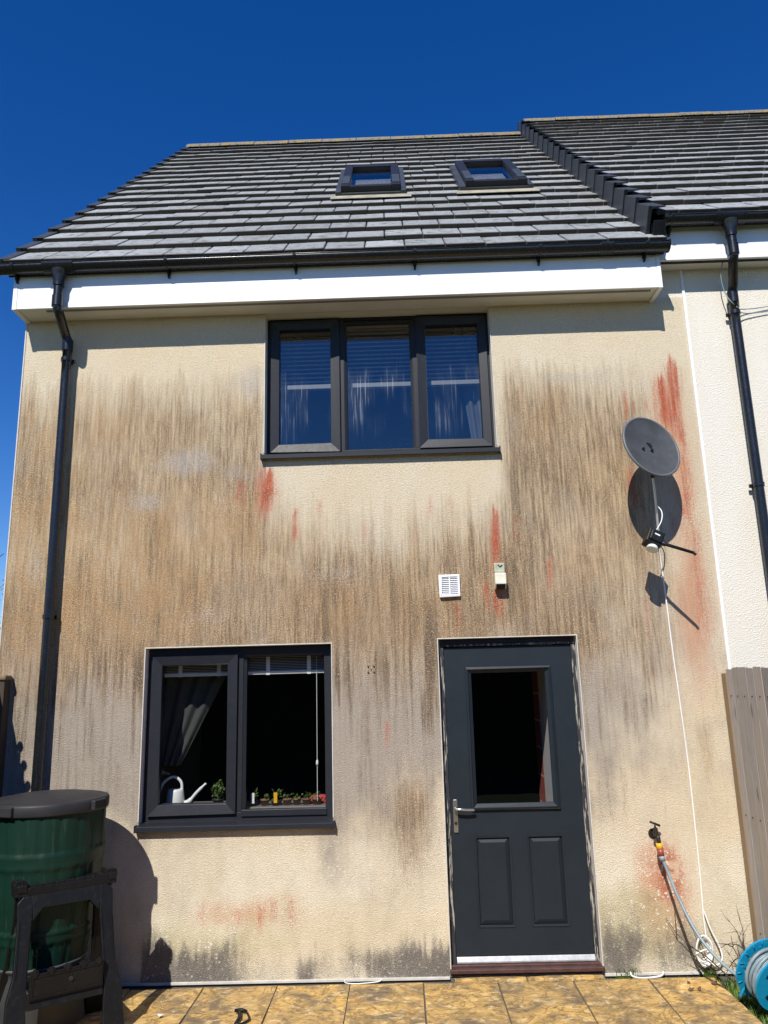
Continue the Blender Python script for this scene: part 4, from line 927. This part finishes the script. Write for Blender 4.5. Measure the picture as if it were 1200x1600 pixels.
# ================================================================== water butt
BC = Vector((-2.175, -.52, 0)); ZB0, ZB1 = .33, 1.155
wb = thing('water_butt', 'dark green barrel water butt with black lid in the left corner', 'water butt', (BC.x, BC.y, PZ))
def rbody(z):
    t = (z-ZB0)/(ZB1-ZB0); return .262+.070*math.sin(min(t*1.25, 1.0)*math.pi/2)-.0*t
prof = []
zz = ZB0
bands = (.46, .52, .86, .93)
for k in range(67):
    z = ZB0+(ZB1-ZB0)*k/66; r = rbody(z)
    for bz in bands: r += .006*math.exp(-((z-bz)/.008)**2)
    if any(abs(z-b0_) < .03 for b0_ in (.49, .895)): r += .004
    prof.append((r, z))
m = MB(); NA = 120; vs = []; fs = []
for r, z in prof:
    for k in range(NA):
        g = .0075 if k % 6 == 0 and not (.455 < z < .525 or .855 < z < .935) else 0
        vs.append((BC.x+(r-g)*math.cos(2*math.pi*k/NA), BC.y+(r-g)*math.sin(2*math.pi*k/NA), z))
for i in range(len(prof)-1):
    for k in range(NA): fs.append((i*NA+k, i*NA+(k+1) % NA, (i+1)*NA+(k+1) % NA, (i+1)*NA+k))
fs.append(tuple(range(NA))[::-1]); m.add(vs, fs, True); m.build('barrel', 'butt_green', wb, fix=False)
m = MB(); m.lathe([(.335, 1.145), (.343, 1.142), (.347, 1.150), (.349, 1.198), (.343, 1.210), (.318, 1.216), (.312, 1.208), (.300, 1.214), (.22, 1.232), (.12, 1.243), (.0005, 1.247)], (BC.x, BC.y, 0), 56); m.lathe([(.0005, 1.17), (.335, 1.17), (.335, 1.145)], (BC.x, BC.y, 0), 56)
lid = m.build('lid', 'butt_lid', wb, fix=False)
for a_ in (-.25, 1.9, 4.4):
    m = MB(); M = Matrix.Translation(BC) @ Matrix.Rotation(a_, 4, 'Z'); m.box(.330, .366, -.06, .06, 1.150, 1.205, M); m.build('lid_catch', 'butt_lid', lid, .006)
m = MB()
for k in range(24):
    t = 2*math.pi*k/24; m.add([], [])
m.lathe([(.27, PZ), (.275, .0), (.255, .28), (.262, .315), (.275, .325), (.275, .335), (.0005, .335)], (BC.x, BC.y, 0), 24); m.build('stand', 'stand_grey', wb, fix=False)
m = MB(); td = Vector((.35, -.94, 0)).normalized(); tb = BC+td*.27+Vector((0, 0, .42)); m.tube([tb, tb+td*.07], .014, 10); m.tube([tb+td*.06, tb+td*.06+Vector((0, 0, -.055))], [.014, .011], 10); m.tube([tb+td*.045+Vector((0, 0, .0)), tb+td*.045+Vector((0, 0, .04))], .010, 8); m.box(-.022, .022, -.005, .005, 0, .018, Matrix.Translation(tb+td*.045+Vector((0, 0, .035)))); m.build('tap', 'butt_green', wb, fix=False)

# ================================================================== folding sawhorse
A0 = Vector((-2.185, -.885, 0)); A1 = Vector((-1.735, -.565, 0)); sx_ = (A1-A0).normalized(); Lw = (A1-A0).length; sy_ = Vector((-sx_.y, sx_.x, 0))
SHZ = .79
sh = thing('sawhorse', 'black plastic folding sawhorse standing in front of the water butt', 'sawhorse', ((A0.x+A1.x)/2, (A0.y+A1.y)/2, PZ))
mid = (A0+A1)/2
MS = Matrix.Translation(mid) @ Matrix(((sx_.x, sy_.x, 0, 0), (sx_.y, sy_.y, 0, 0), (0, 0, 1, 0), (0, 0, 0, 1)))
h2 = Lw/2
m = MB(); m.box(-h2, h2, -.045, .045, SHZ-.052, SHZ-.008, MS)
for k in range(7):   # ribs of the moulded top
    x = -h2+.105+k*.056; m.box(x, x+.046, -.040, .040, SHZ-.010, SHZ+.004, MS)
m.box(-h2+.07, h2-.07, -.032, .032, SHZ-.012, SHZ-.002, MS)
m.build('top_beam', 'black_plastic', sh, .003)
for e in (-1, 1):
    m = MB(); x0, x1 = sorted((e*(h2-.068), e*(h2+.004)))
    m.box(x0, x1, -.046, .046, SHZ-.012, SHZ+.020, MS); m.box(x0+.012, x1-.018, -.03, .03, SHZ+.018, SHZ+.030, MS); m.box(x0+.02, x1-.004, -.052, .052, SHZ-.03, SHZ+.008, MS)
    m.build('end_stop', 'black_plastic', sh, .004)
    m = MB()
    for k in range(4): m.box(x0+.006+k*.016, x0+.014+k*.016, -.048, .048, SHZ+.018, SHZ+.027, MS)
    m.build('grip_teeth', 'black_plastic', sh)
m = MB()
for k in range(22): x = -h2+.03+k*(Lw-.06)/21; m.box(x-.003, x+.003, -.049, .049, SHZ-.064, SHZ-.050, MS)
m.build('beam_fins', 'black_plastic', sh)
for sgn in (-1, 1):     # front and rear leg frames, splayed
    ytop, ybot = sgn*.034, sgn*.20; zt, zb = SHZ-.05, PZ+.0
    yz = lambda z: ytop+(ybot-ytop)*(zt-z)/(zt-zb)
    def slabq(m, pts, th=.028):
        """outline in (x,z) on the leaning frame plane, given thickness"""
        n = len(pts); a = [MS @ Vector((p[0], yz(p[1])-th/2, p[1])) for p in pts]; b_ = [MS @ Vector((p[0], yz(p[1])+th/2, p[1])) for p in pts]
        m.add(a+b_, [tuple(range(n)), tuple(range(n, 2*n))[::-1]]+[(i, n+i, n+(i+1) % n, (i+1) % n) for i in range(n)])
    for e in (-1, 1):
        m = MB(); slabq(m, [(e*(h2-.05), zt), (e*(h2-.10), zt), (e*(h2-.095), .60), (e*(h2-.080), .35), (e*(h2-.075), .22), (e*(h2-.085), zb), (e*(h2+.035), zb), (e*(h2+.022), .25), (e*(h2-.008), .36), (e*(h2-.022), .60), (e*(h2-.02), zt-.03)])
        m.build('leg', 'black_plastic', sh, .004)
        m = MB(); slabq(m, [(e*(h2-.032), .62), (e*(h2-.036), .62), (e*(h2-.022), .36), (e*(h2-.018), .36)], .036); slabq(m, [(e*(h2-.086), .62), (e*(h2-.090), .62), (e*(h2-.074), .36), (e*(h2-.070), .36)], .036); m.build('leg_rib', 'black_plastic', sh)
    m = MB(); slabq(m, [(-h2+.095, zt), (h2-.095, zt), (h2-.10, .615), (h2-.15, .672), (-h2+.15, .672), (-h2+.10, .615)], .03); m.build('frame_yoke', 'black_plastic', sh, .003)
    m = MB(); slabq(m, [(-h2+.079, .20), (h2-.079, .20), (h2-.082, .27), (-h2+.082, .27)], .026); m.build('lower_rail', 'black_plastic', sh, .003)
# folding shelf between the legs
m = MB(); m.box(-h2+.085, h2-.085, -.16, .12, .285, .300, MS); m.box(-h2+.085, h2-.085, -.172, -.160, .245, .372, MS)
tr = m.build('shelf', 'black_plastic', sh, .003)
m = MB(); bar_frame(m, -h2+.095, h2-.095, .255, .362, .008, -.176, -.170)
for i, p in enumerate(m.v): m.v[i] = tuple(MS @ Vector(p))
m.build('shelf_rim', 'black_plastic', tr)
for k in range(5):
    m = MB(); x = -h2+.11+k*(Lw-.22)/4; m.box(x-.02, x+.02, -.176, -.15, .366, .386, MS); m.box(x-.010, x+.010, -.180, -.160, .355, .394, MS); m.build('shelf_hinge', 'black_plastic', tr, .003)
m = MB(); m.tube([MS @ Vector((.02, -.180, .318)), MS @ Vector((.02, -.168, .318))], .011, 12); m.build('shelf_screw', 'dark_slot', tr)

# ================================================================== fences
fr_ = thing('board_fence', 'weathered grey vertical board fence at right against the neighbour wall', 'fence', (2.24, -1.2, PZ))
fx = 2.205
yb = -.004; k = 0
m = MB(); m.box(fx-.004, fx+.07, -.075, -.006, -.1, 1.85); o = m.build('fence_post', 'brown_wood', fr_, .003); o['label'] = 'browner end post at the wall'
yb = -.078
while yb > -4.4:
    wd = .098+rng.uniform(-.006, .006); top = 1.872+rng.uniform(-.010, .012); gap = .006; lift = 0
    m = MB(); dx = rng.uniform(-.002, .002)-lift; sk = rng.uniform(-.006, .006); d2 = rng.uniform(-.002, .002)-lift
    m.hexa([(fx+dx, yb-wd, .05), (fx+dx, yb, .05), (fx+dx+.020, yb, .05), (fx+dx+.020, yb-wd, .05)], [(fx+d2, yb-wd, top+sk), (fx+d2, yb, top), (fx+d2+.018, yb, top), (fx+d2+.018, yb-wd, top+sk)])
    o = m.build('board', 'weathered_wood', fr_)
    for z in (1.70, .95, .25):
        mm = MB(); mm.tube([(fx-.005, yb-wd*.5, z), (fx+.004, yb-wd*.5, z)], .004, 6); mm.build('nail', 'dark_slot', o)
    yb -= wd+gap
m = MB()
for z in (1.66, .92, .22): m.box(fx+.024, fx+.062, -4.4, -.08, z, z+.07)
m.build('rail', 'brown_wood', fr_)
m = MB(); m.box(fx+.0625, fx+.068, -4.4, -.08, .05, 1.82); m.build('gap_shade_sheet', 'dark_slot', fr_)  # dark sheet added behind the boards, standing in for shade in the gaps
m = MB(); m.box(fx-.03, fx+.02, -4.4, -.01, -.115, .10); m.build('gravel_board', 'brown_wood', fr_, .004)
fl_ = thing('board_fence', 'tall shaded timber fence at left beside the water butt', 'fence', (-2.76, -1.5, PZ))
fx = -2.725
m = MB(); m.box(fx-.070, fx, -.10, -.012, -.1, 1.93); m.build('fence_post', 'shaded_wood', fl_, .004)
m = MB(); m.box(fx-.10, fx+.012, -.115, -.010, 1.93, 1.965); m.build('post_cap', 'brown_wood', fl_, .012)
yb = -.12
while yb > -4.4:
    wd = .115; top = 2.02+rng.uniform(-.02, .02)
    m = MB(); dx = rng.uniform(-.004, .004); m.box(fx-.096+dx, fx-.076+dx, yb-wd, yb, .02, top); m.build('board', 'shaded_wood', fl_, .002, 1); yb -= wd+.004
m = MB()
for z in (1.60, .95, .25): m.box(fx-.070, fx-.03, -4.4, -.11, z, z+.07)
m.build('rail', 'shaded_wood', fl_)
for y in (-.62, -.74, -.87, -.98):      # small round finials on the rail
    m = MB(); z = 1.93; m.tube([(fx-.086, y, z+.02), (fx-.086, y, z+.18)], .008, 8); m.lathe([(.0005, z+.165), (.017, z+.172), (.024, z+.192), (.017, z+.212), (.0005, z+.22)], (fx-.086, y, 0), 12); m.build('finial', 'brown_wood', fl_, fix=False)

# ================================================================== things behind the glass
wc = thing('watering_can', 'white plastic watering can with thin spout on the inner window sill', 'watering can', (-1.52, .30, 1.03))
c = at(270, 1250, .30); zb = 1.03; cx_ = c.x
m = MB(); m.lathe([(.0005, 0), (.062, 0), (.066, .01), (.056, .10), (.050, .115), (.038, .118), (.0005, .112)], (cx_+.02, .30, zb), 28); m.build('body', 'can_white', wc, fix=False)
m = MB(); m.tube(smoothpath([(cx_+.065, .30, zb+.10), (cx_+.055, .30, zb+.165), (cx_-.0, .30, zb+.20), (cx_-.07, .30, zb+.16), (cx_-.105, .30, zb+.06), (cx_-.09, .30, zb+.0)]), .010, 10); m.build('handle', 'can_white', wc)
m = MB(); m.tube(smoothpath([(cx_+.085, .30, zb+.02), (cx_+.12, .30, zb+.035), (cx_+.17, .30, zb+.09), (cx_+.235, .30, zb+.15)]), [.016]*8+[.011]*8+[.008]*3, 10); m.build('spout', 'can_white', wc)
def leaf_cloud(m, c, r, n, size, seed, up=.3):
    R_ = random.Random(seed)
    for _ in range(n):
        v = Vector((R_.gauss(0, 1), R_.gauss(0, 1), R_.gauss(0, 1))).normalized()*R_.random()**.5
        p = Vector(c)+Vector((v.x*r[0], v.y*r[1], v.z*r[2])); a = Vector((R_.gauss(0, 1), R_.gauss(0, 1), R_.gauss(0, 1)+up)).normalized(); b_ = a.orthogonal().normalized(); s = size*R_.uniform(.6, 1.3)
        t = a.cross(b_); m.add([p, p+b_*s*.4+t*s*.25, p+b_*s, p+b_*s*.4-t*s*.25], [(0, 1, 2, 3)])
def pot_plant(px, y, h, r, mat, label, leaves, lh, red=False, size=.028, seed=1, card=None):
    p = at(px, 1250, y); t = thing('potted_plant', label, 'potted plant', (p.x, y, 1.03), 'pots on the kitchen sill')
    m = MB(); m.lathe([(.0005, 0), (r*.78, 0), (r*.96, h*.8), (r*1.05, h*.8), (r*1.05, h), (r*.9, h), (r*.88, h*.85), (.0005, h*.85)], (p.x, y, 1.03), 20); m.build('pot', mat, t, fix=False)
    m = MB(); leaf_cloud(m, (p.x, y, 1.03+h+lh*.45), (r*1.1, r*1.1, lh*.5), leaves, size, seed)
    m.tube([(p.x, y, 1.03+h*.8), (p.x+.004, y, 1.03+h+lh*.6)], .003, 5); m.build('foliage', 'leaf_green', t, fix=False)
    if card:
        m = MB(); m.box(p.x-.012+card[0], p.x+.012+card[0], y-r-.006, y-r-.004, 1.03+h*.6, 1.03+h+.055); m.build('plant_label', card[1], t)
    return t
YP = .235
pot_plant(341, .26, .05, .04, 'pot_black', 'bushy green herb beside the watering can on the sill', 150, .13, seed=3)
pot_plant(394, YP, .035, .040, 'pot_black', 'dark pot with white tag at left of the right pane', 26, .07, seed=4, card=(.012, 'can_white'))
pot_plant(414, YP, .042, .032, 'pot_terracotta', 'small terracotta pot next to the white tagged pot', 12, .03, seed=5)
pot_plant(432, YP, .035, .040, 'pot_black', 'dark pot with seedling and yellow picture tag', 30, .09, seed=6, card=(0, 'yellow_plastic'))
pot_plant(449, YP, .042, .032, 'pot_terracotta', 'terracotta seedling pot just right of the yellow tagged pot', 16, .04, seed=7)
pot_plant(464, YP, .042, .030, 'pot_terracotta', 'third terracotta pot from the left on the window sill', 12, .03, seed=8)
pot_plant(479, YP, .042, .032, 'pot_terracotta', 'second terracotta pot from the right on the window sill', 22, .05, seed=9)
pot_plant(495, YP, .042, .034, 'pot_terracotta', 'rightmost terracotta pot on the sill by the blind cord', 22, .05, seed=10)
m = MB(); p = at(498, 1255, .34); m.lathe([(.0005, .05), (.05, .045), (.085, .015), (.09, 0), (.0005, 0)], (p.x, .36, 1.03), 24); tag(m.build('red_dish', 'fabric_red', fix=False), 'upturned red dish behind the rightmost pot on the sill', 'dish')
# kitchen blind gathered at the top
kb = thing('venetian_blind', 'white venetian blind drawn up at the top of the lower window', 'blind', (-1.13, .2, 1.9))
for x0, x1 in ((-1.74, -1.16), (-1.115, -.50)):
    for k in range(11): m = MB(); z = 1.955+k*.0115; m.prism([(.185, z), (.235, z+.003), (.235, z+.0055), (.185, z+.0025)], 'x', x0, x1); m.build('slat', 'blind_white', kb)
    m = MB(); m.box(x0, x1, .18, .24, 1.928, 1.952); m.build('bottom_rail', 'can_white', kb, .004)
    for f in (.26, .74): m = MB(); xx = x0+(x1-x0)*f; m.box(xx-.014, xx+.014, .176, .179, 1.925, 2.10); m.build('tape', 'can_white', kb)
m = MB(); p = at(495, 1100, .17); m.tube([(p.x, .172, 2.05), (p.x, .172, 1.06)], .0022, 6); m.lathe([(.0005, -.02), (.008, -.015), (.010, 0), (.005, .02), (.0005, .022)], (p.x, .172, at(495, 1192, .17).z), 10); m.build('cord', 'can_white', kb, fix=False)
def curtain(name, pts_top, pts_bot, mat, label, wave=.018, n=40, zt=2.1):
    m = MB(); rows = 18; vs = []; fs = []
    for j in range(rows+1):
        t = j/rows
        for i in range(n+1):
            u = i/n; a = Vector(pts_top[0]).lerp(Vector(pts_top[1]), u); mid_ = Vector(pts_bot[0]).lerp(Vector(pts_bot[1]), u); s = t*t*(3-2*t)*.5+t*.5
            p = a.lerp(mid_, s); p.y += math.sin(u*26+t*1.5)*wave*(1-.3*t); vs.append(p)
    for j in range(rows):
        for i in range(n): fs.append((j*(n+1)+i, j*(n+1)+i+1, (j+1)*(n+1)+i+1, (j+1)*(n+1)+i))
    m.add(vs, fs, True); o = m.build(name, mat, fix=False); sm = o.modifiers.new('thickness', 'SOLIDIFY'); sm.thickness = .004; return tag(o, label, 'curtain')
curtain('curtain', ((-1.80, .34, 2.12), (-1.20, .34, 2.12)), ((-1.80, .36, 1.30), (-1.62, .36, 1.30)), 'fabric_grey', 'grey curtain swept to the left inside the lower window')
curtain('curtain', ((.50, .36, 4.7), (.86, .36, 4.7)), ((.64, .36, 3.5), (.86, .36, 3.5)), 'fabric_pale', 'pale curtain at the right edge of the upper window')
curtain('curtain', ((-1.05, .36, 4.7), (-.72, .36, 4.7)), ((-1.05, .36, 3.5), (-.88, .36, 3.5)), 'fabric_pale', 'pale curtain at the left edge of the upper window')
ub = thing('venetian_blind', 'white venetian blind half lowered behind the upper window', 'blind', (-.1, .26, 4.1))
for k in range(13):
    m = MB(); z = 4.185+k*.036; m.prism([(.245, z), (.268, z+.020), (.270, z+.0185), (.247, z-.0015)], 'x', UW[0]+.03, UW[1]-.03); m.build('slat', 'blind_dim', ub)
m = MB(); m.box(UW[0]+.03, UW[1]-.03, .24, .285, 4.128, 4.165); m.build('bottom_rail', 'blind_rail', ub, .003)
pl = thing('pendant_lamp', 'dim pendant lamp shade in the room behind the upper window', 'lamp', (.05, 1.4, 4.4))
m = MB(); m.lathe([(.05, 0), (.20, -.20), (.195, -.20), (.046, 0)], (.05, 1.4, 4.55), 28); m.build('shade', 'fabric_pale', pl, fix=False)
m = MB(); m.tube([(.05, 1.4, 4.9), (.05, 1.4, 4.54)], .004, 6); m.build('flex', 'can_white', pl)

# ================================================================== small things on the ground
m = MB(); a = at(1085, 1420, -.03)
def branch(m, p, d, L, r, depth, R_):
    pts = [Vector(p)]; dd = Vector(d).normalized()
    for k in range(6): dd = (dd+Vector((R_.gauss(0, .16), R_.gauss(0, .06), R_.gauss(0, .12)))).normalized(); pts.append(pts[-1]+dd*L/6)
    m.tube(pts, [r*(1-.75*i/6) for i in range(7)], 5)
    if depth:
        for k in range(3):
            i = R_.randint(2, 5); branch(m, pts[i], dd+Vector((R_.gauss(0, .8), R_.gauss(0, .3), R_.gauss(.2, .5))), L*R_.uniform(.35, .6), r*.55, depth-1, R_)
R_ = random.Random(12)
for (x, y, d, L, dep) in ((2.08, -.10, (-.5, .02, .9), .62, 1), (2.13, -.16, (-.15, -.05, 1), .40, 1), (2.12, -.24, (.05, -.05, 1), .42, 2), (2.02, -.12, (-.6, 0, .5), .30, 1), (2.15, -.12, (-.25, .1, .8), .30, 1)):
    branch(m, (x, y, -.11), d, L, .0062, dep, R_)
tag(m.build('bare_shrub', 'twig', fix=False), 'bare brown twigs growing at the foot of the wall by the fence', 'shrub')
# grass: strip at the right, tuft at the door
m = MB(); R_ = random.Random(4)
def blade(m, x, y, h, R_):
    a = R_.uniform(0, 6.28); w_ = .0028; L = R_.uniform(.2, .7)*h; dx, dy = math.cos(a)*L, math.sin(a)*L; nx, ny = -math.sin(a)*w_, math.cos(a)*w_
    z = -.115 if x > 1.94 else -.05
    m.add([(x-nx, y-ny, z), (x+nx, y+ny, z), (x+dx*.4+nx*.7, y+dy*.4+ny*.7, z+h*.65), (x+dx*.4-nx*.7, y+dy*.4-ny*.7, z+h*.65), (x+dx, y+dy, z+h)], [(0, 1, 2, 3), (3, 2, 4)])
for _ in range(5200): blade(m, R_.uniform(1.945, 2.19), -R_.random()**1.3*1.4, R_.uniform(.03, .105), R_)
for _ in range(220): blade(m, R_.gauss(1.40, .055), R_.uniform(-.012, .008), R_.uniform(.04, .10), R_)
for _ in range(300): blade(m, R_.uniform(1.86, 1.95), R_.uniform(-.02, .01), R_.uniform(.05, .11), R_)
for _ in range(90): blade(m, R_.uniform(1.25, 1.95), R_.uniform(-.012, .006), R_.uniform(.03, .055), R_)
o = m.build('grass', 'grass_blade', fix=False); o['kind'] = 'stuff'; o['label'] = 'short green grass beside the patio by the fence'
m = MB(); p = at(990, 1523, -.02); q = at(1036, 1520, -.02)
m.tube(smoothpath([at(985, 1519, -.03), at(988, 1525, -.045), at(1000, 1528, -.045), at(1022, 1527, -.045), at(1034, 1524, -.045), at(1037, 1518, -.03)]), .006, 8)
tag(m.build('conduit_offcut', 'white_cable', fix=False), 'white curved pipe offcut lying along the wall foot right of the door', 'pipe')
m = MB(); m.tube(smoothpath([at(538, 1531, -.015), at(541, 1536, -.02), at(560, 1537, -.02), at(590, 1534, -.02), at(597, 1530, -.012)]), .0035, 7)
tag(m.build('cord_offcut', 'white_cable', fix=False), 'short white cord lying at the wall foot left of the door', 'cord')
# black clamp on the slabs
def onslab(px, py, z=PZ):
    d = _f+RT*((px-600)/FPX)+UP*((800-py)/FPX); return CAM+d*((z-CAM.z)/d.z)
cl = thing('spring_clamp', 'small black plastic clamp lying on the patio slabs', 'clamp', tuple(onslab(375, 1590)))
a, b_, c = onslab(370, 1579, PZ+.02), onslab(374, 1590, PZ+.02), onslab(368, 1600, PZ+.012)
m = MB(); m.tube([a+Vector((-.012, 0, 0)), a+Vector((.03, .004, 0)), a+Vector((.06, 0, -.006))], [.010, .012, .008], 8); m.build('jaw', 'black_plastic', cl)
m = MB(); m.tube([a+Vector((.015, 0, 0)), b_, c], [.011, .009, .010], 8); m.build('handle', 'black_plastic', cl)
m = MB(); m.tube(smoothpath([a+Vector((.055, 0, -.004)), b_+Vector((.055, 0, -.008)), c+Vector((.03, .005, -.002)), c]), .006, 7); m.build('handle', 'black_plastic', cl)
def dead_leaf(px, py, sz, seed, mat='dead_leaf', label=None):
    R_ = random.Random(seed); c = onslab(px, py, PZ+.008); m = MB(); n = 8; vs = [tuple(c+Vector((0, 0, .010)))]
    for k in range(n): t = 2*math.pi*k/n; r = sz*R_.uniform(.55, 1.1); vs.append((c.x+r*math.cos(t), c.y+r*.8*math.sin(t), c.z+R_.uniform(-.004, .016)))
    m.add(vs, [(0, k+1, (k+1) % n+1) for k in range(n)]); o = m.build('dead_leaf', mat, fix=False); s = o.modifiers.new('thickness', 'SOLIDIFY'); s.thickness = .0015
    return tag(o, label, 'leaf')
dead_leaf(1116, 1536, .026, 1, label='dark curled leaf at the right end of the patio, largest of the leaves')
dead_leaf(1080, 1547, .022, 2, label='flat brown leaf left of the largest curled leaf')
dead_leaf(1076, 1536, .013, 3, label='tiny brown leaf scrap farther back by the flat leaf')
dead_leaf(1093, 1546, .013, 5, label='tiny brown leaf scrap right of the flat leaf')
dead_leaf(250, 1588, .022, 6, 'can_white', label='crumpled pale scrap on the slabs near the sawhorse')
# ================================================================== behind and around
def tree(name, label, x, y, h, seed, r=(1.6, 1.6, 1.8)):
    t = thing(name, label, 'tree', (x, y, -.12)); R_ = random.Random(seed)
    m = MB(); m.tube([(x, y, -.12), (x+.05, y, h*.3), (x-.05, y+.05, h*.6), (x, y, h*.95)], [.12, .09, .05, .012], 8)
    for k in range(26):
        z = h*R_.uniform(.3, .9); d = Vector((R_.gauss(0, 1), R_.gauss(0, 1), .9)).normalized(); p = Vector((x, y, z)); q = p+d*R_.uniform(.5, 1.3); m.tube([p, p.lerp(q, .5)+Vector((0, 0, .05)), q], [.03, .02, .006], 5)
    m.build('trunk', 'twig', t, fix=False)
    m = MB()
    for k in range(30):
        c = (x+R_.gauss(0, r[0]*.45), y+R_.gauss(0, r[1]*.45), h*.68+R_.gauss(0, r[2]*.42)); leaf_cloud(m, c, (.5, .5, .4), 110, .07, seed+k)
    m.build('crown', 'leaf_green', t, fix=False)
p = at(-6, 950, 9.0); tree('garden_tree', 'loose leafy tree just showing beyond the left corner of the house', p.x-.9, 9.0, p.z+1.0, 3)
# unseen hedge added behind the camera so the low panes mirror something dark
m = MB(); NX, NZ = 120, 26; vs = []; fs = []
hx = np.linspace(-16, 16, NX+1); hzv = np.linspace(-.12, 4.2, NZ+1)
R_ = random.Random(9)
for y0, sg in ((-12.5, 1), (-13.9, -1)):
    base = len(vs)
    for z in hzv:
        for x in hx:
            n_ = float(fbm(np.array([x*1.7]), np.array([z*1.7]), 77)[0]); top = .35*(vn(np.array([x*.8]), np.array([0.]), 5)[0]-.5)*(z/4.2)
            vs.append((x, y0+sg*(n_-.5)*.7-(sg*.35 if z > 4.0 else 0), z+float(top)))
    for j in range(NZ):
        for i in range(NX): fs.append((base+j*(NX+1)+i, base+j*(NX+1)+i+1, base+(j+1)*(NX+1)+i+1, base+(j+1)*(NX+1)+i))
o2 = (NZ+1)*(NX+1)
for i in range(NX): fs.append((NZ*(NX+1)+i, NZ*(NX+1)+i+1, o2+NZ*(NX+1)+i+1, o2+NZ*(NX+1)+i))
m.add(vs, fs, True); hd = thing('added_hedge', 'unseen dark hedge added behind the camera to darken the pane reflections', 'hedge', (0, -13, -.12))
m.build('added_hedge_mass', 'hedge_green', hd, fix=False)
